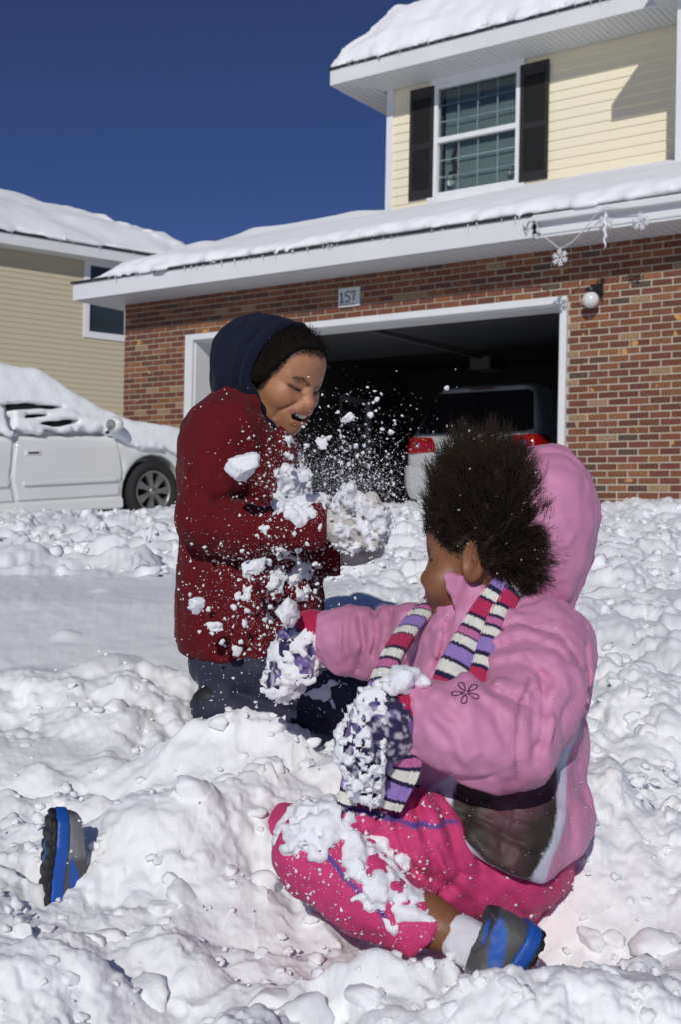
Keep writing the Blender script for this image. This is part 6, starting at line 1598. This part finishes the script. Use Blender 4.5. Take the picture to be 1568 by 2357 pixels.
scarf([P(1196, 1372, 1.80), P(1172, 1345, 1.755), P(1128, 1400, 1.725), P(1085, 1480, 1.690), P(1045, 1560, 1.650), P(1022, 1625, 1.645)], [(0.6, -0.8, 0.3), (0.4, -0.9, 0.3), OUT, OUT, OUT, OUT], [0.036, 0.040, 0.046, 0.052, 0.056, 0.050], 0.020, 0.0)
scarf([P(1200, 1376, 1.80), P(1182, 1352, 1.752), P(1155, 1405, 1.722), P(1128, 1480, 1.685), P(1105, 1550, 1.655), P(1090, 1592, 1.640)], [(0.6, -0.8, 0.3), (0.4, -0.9, 0.3), OUT, OUT, OUT, OUT], [0.032, 0.032, 0.034, 0.034, 0.032, 0.028], 0.018, 0.035)
scarf([P(1060, 1350, 1.90), P(1010, 1378, 1.86), P(960, 1425, 1.80), P(915, 1490, 1.74), P(880, 1565, 1.70), P(862, 1640, 1.66), P(835, 1730, 1.63), P(812, 1800, 1.63), P(798, 1852, 1.635)], [(-0.5, -0.8, 0.3)] * 5 + [OUT] * 4, [0.046, 0.042, 0.038, 0.036, 0.034, 0.036, 0.034, 0.032, 0.030], 0.016, 0.06)
scarf([P(905, 1640, 1.585), P(925, 1700, 1.590), P(925, 1760, 1.60), P(905, 1810, 1.61), P(888, 1850, 1.62)], [OUT] * 5, [0.040, 0.052, 0.056, 0.054, 0.050], 0.020, 0.10)
# snow caught on the child
lo, hi = bounds([P(590, 1820, 1.75), P(1100, 2200, 1.52), P(590, 2150, 1.75)], 0.05)
place(clinging('clinging_snow', cg, ctrous, lo, hi, 0.0038, lambda p: blobs(p, [(690, 1910, 95, 0.75), (760, 1890, 75, 0.7), (830, 1965, 85, 0.7), (880, 2015, 75, 0.6), (930, 2060, 60, 0.3), (660, 1960, 45, 0.2), (850, 1850, 40, 0.2), (980, 2080, 40, 0.0), (900, 2100, 40, 0.1), (680, 2000, 40, -0.1)], 1.60) - 0.15 + 0.7 * fbm(p, 130, 2, 15), 0.0075, 55, 8), cg)
c = P(885, 1680, 1.59); place(clinging('clinging_snow', cg, lambda p: np.minimum(mit1(p), chain(p, [P(880, 1640, 1.585), P(850, 1720, 1.58), P(850, 1800, 1.60)], [0.035, 0.040, 0.028])), c - 0.14, c + np.array((0.14, 0.12, 0.12)), 0.0040, lambda p: -0.05 + 0.8 * fbm(p, 170, 2, 19) - 4.0 * sstep(P(914, 0, 1.6)[0], P(940, 0, 1.6)[0], p[:, 0]), 0.0066, 80, 9), cg)
c = P(680, 1510, 2.06); place(clinging('clinging_snow', cg, mit2, c - 0.14, c + 0.14, 0.0040, lambda p: -0.25 + 0.6 * fbm(p, 110, 2, 29) + 0.4 * sstep(P(0, 1440, 2.06)[2], P(0, 1580, 2.06)[2], p[:, 2]), 0.0055, 90, 10), cg)
c = P(940, 1580, 1.61); place(clinging('clinging_snow', cg, lambda p: chain(p, [P(890, 1580, 1.58), P(930, 1562, 1.59), P(968, 1566, 1.60)], [0.012, 0.010, 0.009], 0.01), c - 0.09, c + 0.09, 0.004, lambda p: 0.4 * np.ones(len(p)), 0.006, 70, 11), cg)
lo, hi = bounds([P(850, 1360, 1.8), P(1050, 1450, 1.7)], 0.05)
place(specks_on('snow_specks', ct, 2600, lambda V: (V[:, 1] < 1.86) * (0.2 + np.exp(blobs(V, [(760, 1960, 160, 1), (900, 2060, 90, 1)], 1.6))), M_CLING, cg, 0.0007, 0.0040, 16), cg)
place(specks_on('snow_specks', cj, 420, lambda V: (V[:, 1] < 1.86) * (0.12 + (V[:, 2] < P(0, 1780, 1.7)[2]) * 0.6), M_CLING, cg, 0.0006, 0.0026, 17), cg)
place(specks_on('snow_specks', tr2, 90, lambda V: np.ones(len(V)), M_CLING, cg, 0.001, 0.0045, 18), cg)
_fk = rr_.choice(len(_tp), 70); place(specks('snow_specks', _tp[_fk] + rr_.normal(0, 0.003, (70, 3)), rr_.uniform(0.0006, 0.0018, 70), M_CLING, cg, 9), cg)
# ------------------------------------------------------------------ snow in the air
def chunk(px_, py_, t, rad, sq, seed, label, rot=0.0):
    r = np.random.default_rng(seed); V, Fq = clod_mesh(4, seed + 60)
    for _ in range(7):
        pn = r.normal(size=3); pn /= np.linalg.norm(pn); ex = np.clip(V @ pn - r.uniform(0.45, 0.8), 0, None); V = V - ex[:, None] * pn * 0.9
    V = V * (1 + 0.07 * fbm(V, 5.0, 3, seed)[:, None] + 0.05 * fbm(V, 13.0, 2, seed + 1)[:, None])
    W = V * np.array(sq) * rad; c, s = math.cos(rot), math.sin(rot); W = np.stack([W[:, 0] * c - W[:, 2] * s, W[:, 1], W[:, 0] * s + W[:, 2] * c], 1)
    o = mobj('snow_chunk', fast_mesh('snow_chunk', W, Fq), M_CLING); o.location = P(px_, py_, t)
    tag(o, label, 'snow chunk', 'snow chunks flying through the air'); return o
chunk(556, 1078, 2.12, 0.032, (1.05, 0.6, 0.85), 1, 'largest flat snow chunk flying before the maroon upper sleeve', 0.3)
chunk(455, 1388, 2.14, 0.018, (1.0, 0.9, 0.85), 2, 'fist of snow flying before the back of the maroon jacket')
chunk(662, 1412, 1.98, 0.024, (0.65, 0.7, 1.3), 3, 'elongated snow lump flying just above the dark mitten', -0.5)
chunk(576, 1305, 2.16, 0.025, (1.1, 0.7, 0.8), 4, 'rounded snow lump before the belly of the maroon jacket')
chunk(703, 1098, 2.18, 0.014, (1.2, 0.8, 0.8), 5, 'small smooth snow lump beside the white glove, under the chin')
chunk(803, 962, 2.3, 0.012, (1.2, 0.7, 0.9), 6, 'small ragged snow flake flying highest before the dark garage')
chunk(738, 1024, 2.3, 0.011, (1.0, 0.8, 1.1), 7, 'small snow lump flying below the laughing face')
chunk(492, 1446, 2.16, 0.012, (1.3, 0.7, 0.8), 8, 'small snow lump near the hem of the maroon jacket')
ra = np.random.default_rng(33)
def cloud(n, cx, cy, sx_, sy_, t0, t1):
    x = ra.normal(cx, sx_, n); y = ra.normal(cy, sy_, n); t = ra.uniform(t0, t1, n); return np.array([P(a, b, c) for a, b, c in zip(x, y, t)])
pts = np.concatenate([cloud(1500, 815, 1085, 70, 55, 2.2, 2.6), cloud(800, 880, 1130, 70, 40, 2.15, 2.6), cloud(420, 840, 990, 85, 60, 2.2, 2.6), cloud(450, 700, 1060, 60, 60, 2.15, 2.4), cloud(500, 640, 1380, 90, 80, 2.05, 2.25), cloud(200, 700, 1250, 160, 200, 2.0, 2.4), cloud(160, 780, 1240, 60, 60, 2.1, 2.3)])
rad = 0.00045 * (0.0034 / 0.00045) ** (ra.random(len(pts)) ** 3.6)
fine = np.concatenate([cloud(4200, 790, 1120, 70, 48, 2.13, 2.40), cloud(2200, 690, 1100, 45, 50, 2.12, 2.3), cloud(1500, 800, 1150, 45, 45, 2.10, 2.22), cloud(1600, 650, 1370, 90, 90, 2.1, 2.28), cloud(700, 850, 1150, 60, 50, 2.15, 2.4)])
pts = np.concatenate([pts, fine]); rad = np.concatenate([rad, ra.uniform(0.00022, 0.0006, len(fine))])
sp = specks('flying_snow', pts, rad, M_CLING, None, 77); tag(sp, 'cloud of powdery snow flying off the thrown snowball', 'flying snow', kind='stuff')
pts = np.concatenate([cloud(45, 815, 1050, 80, 70, 2.2, 2.5), cloud(60, 650, 1350, 80, 90, 2.1, 2.3)])
sp = clods('flying_snow_crumbs', pts, ra.uniform(0.0022, 0.0060, len(pts)), M_CLING, seed=9, squash=1.0); tag(sp, 'loose crumbs of snow flying among the powder', 'flying snow', kind='stuff')
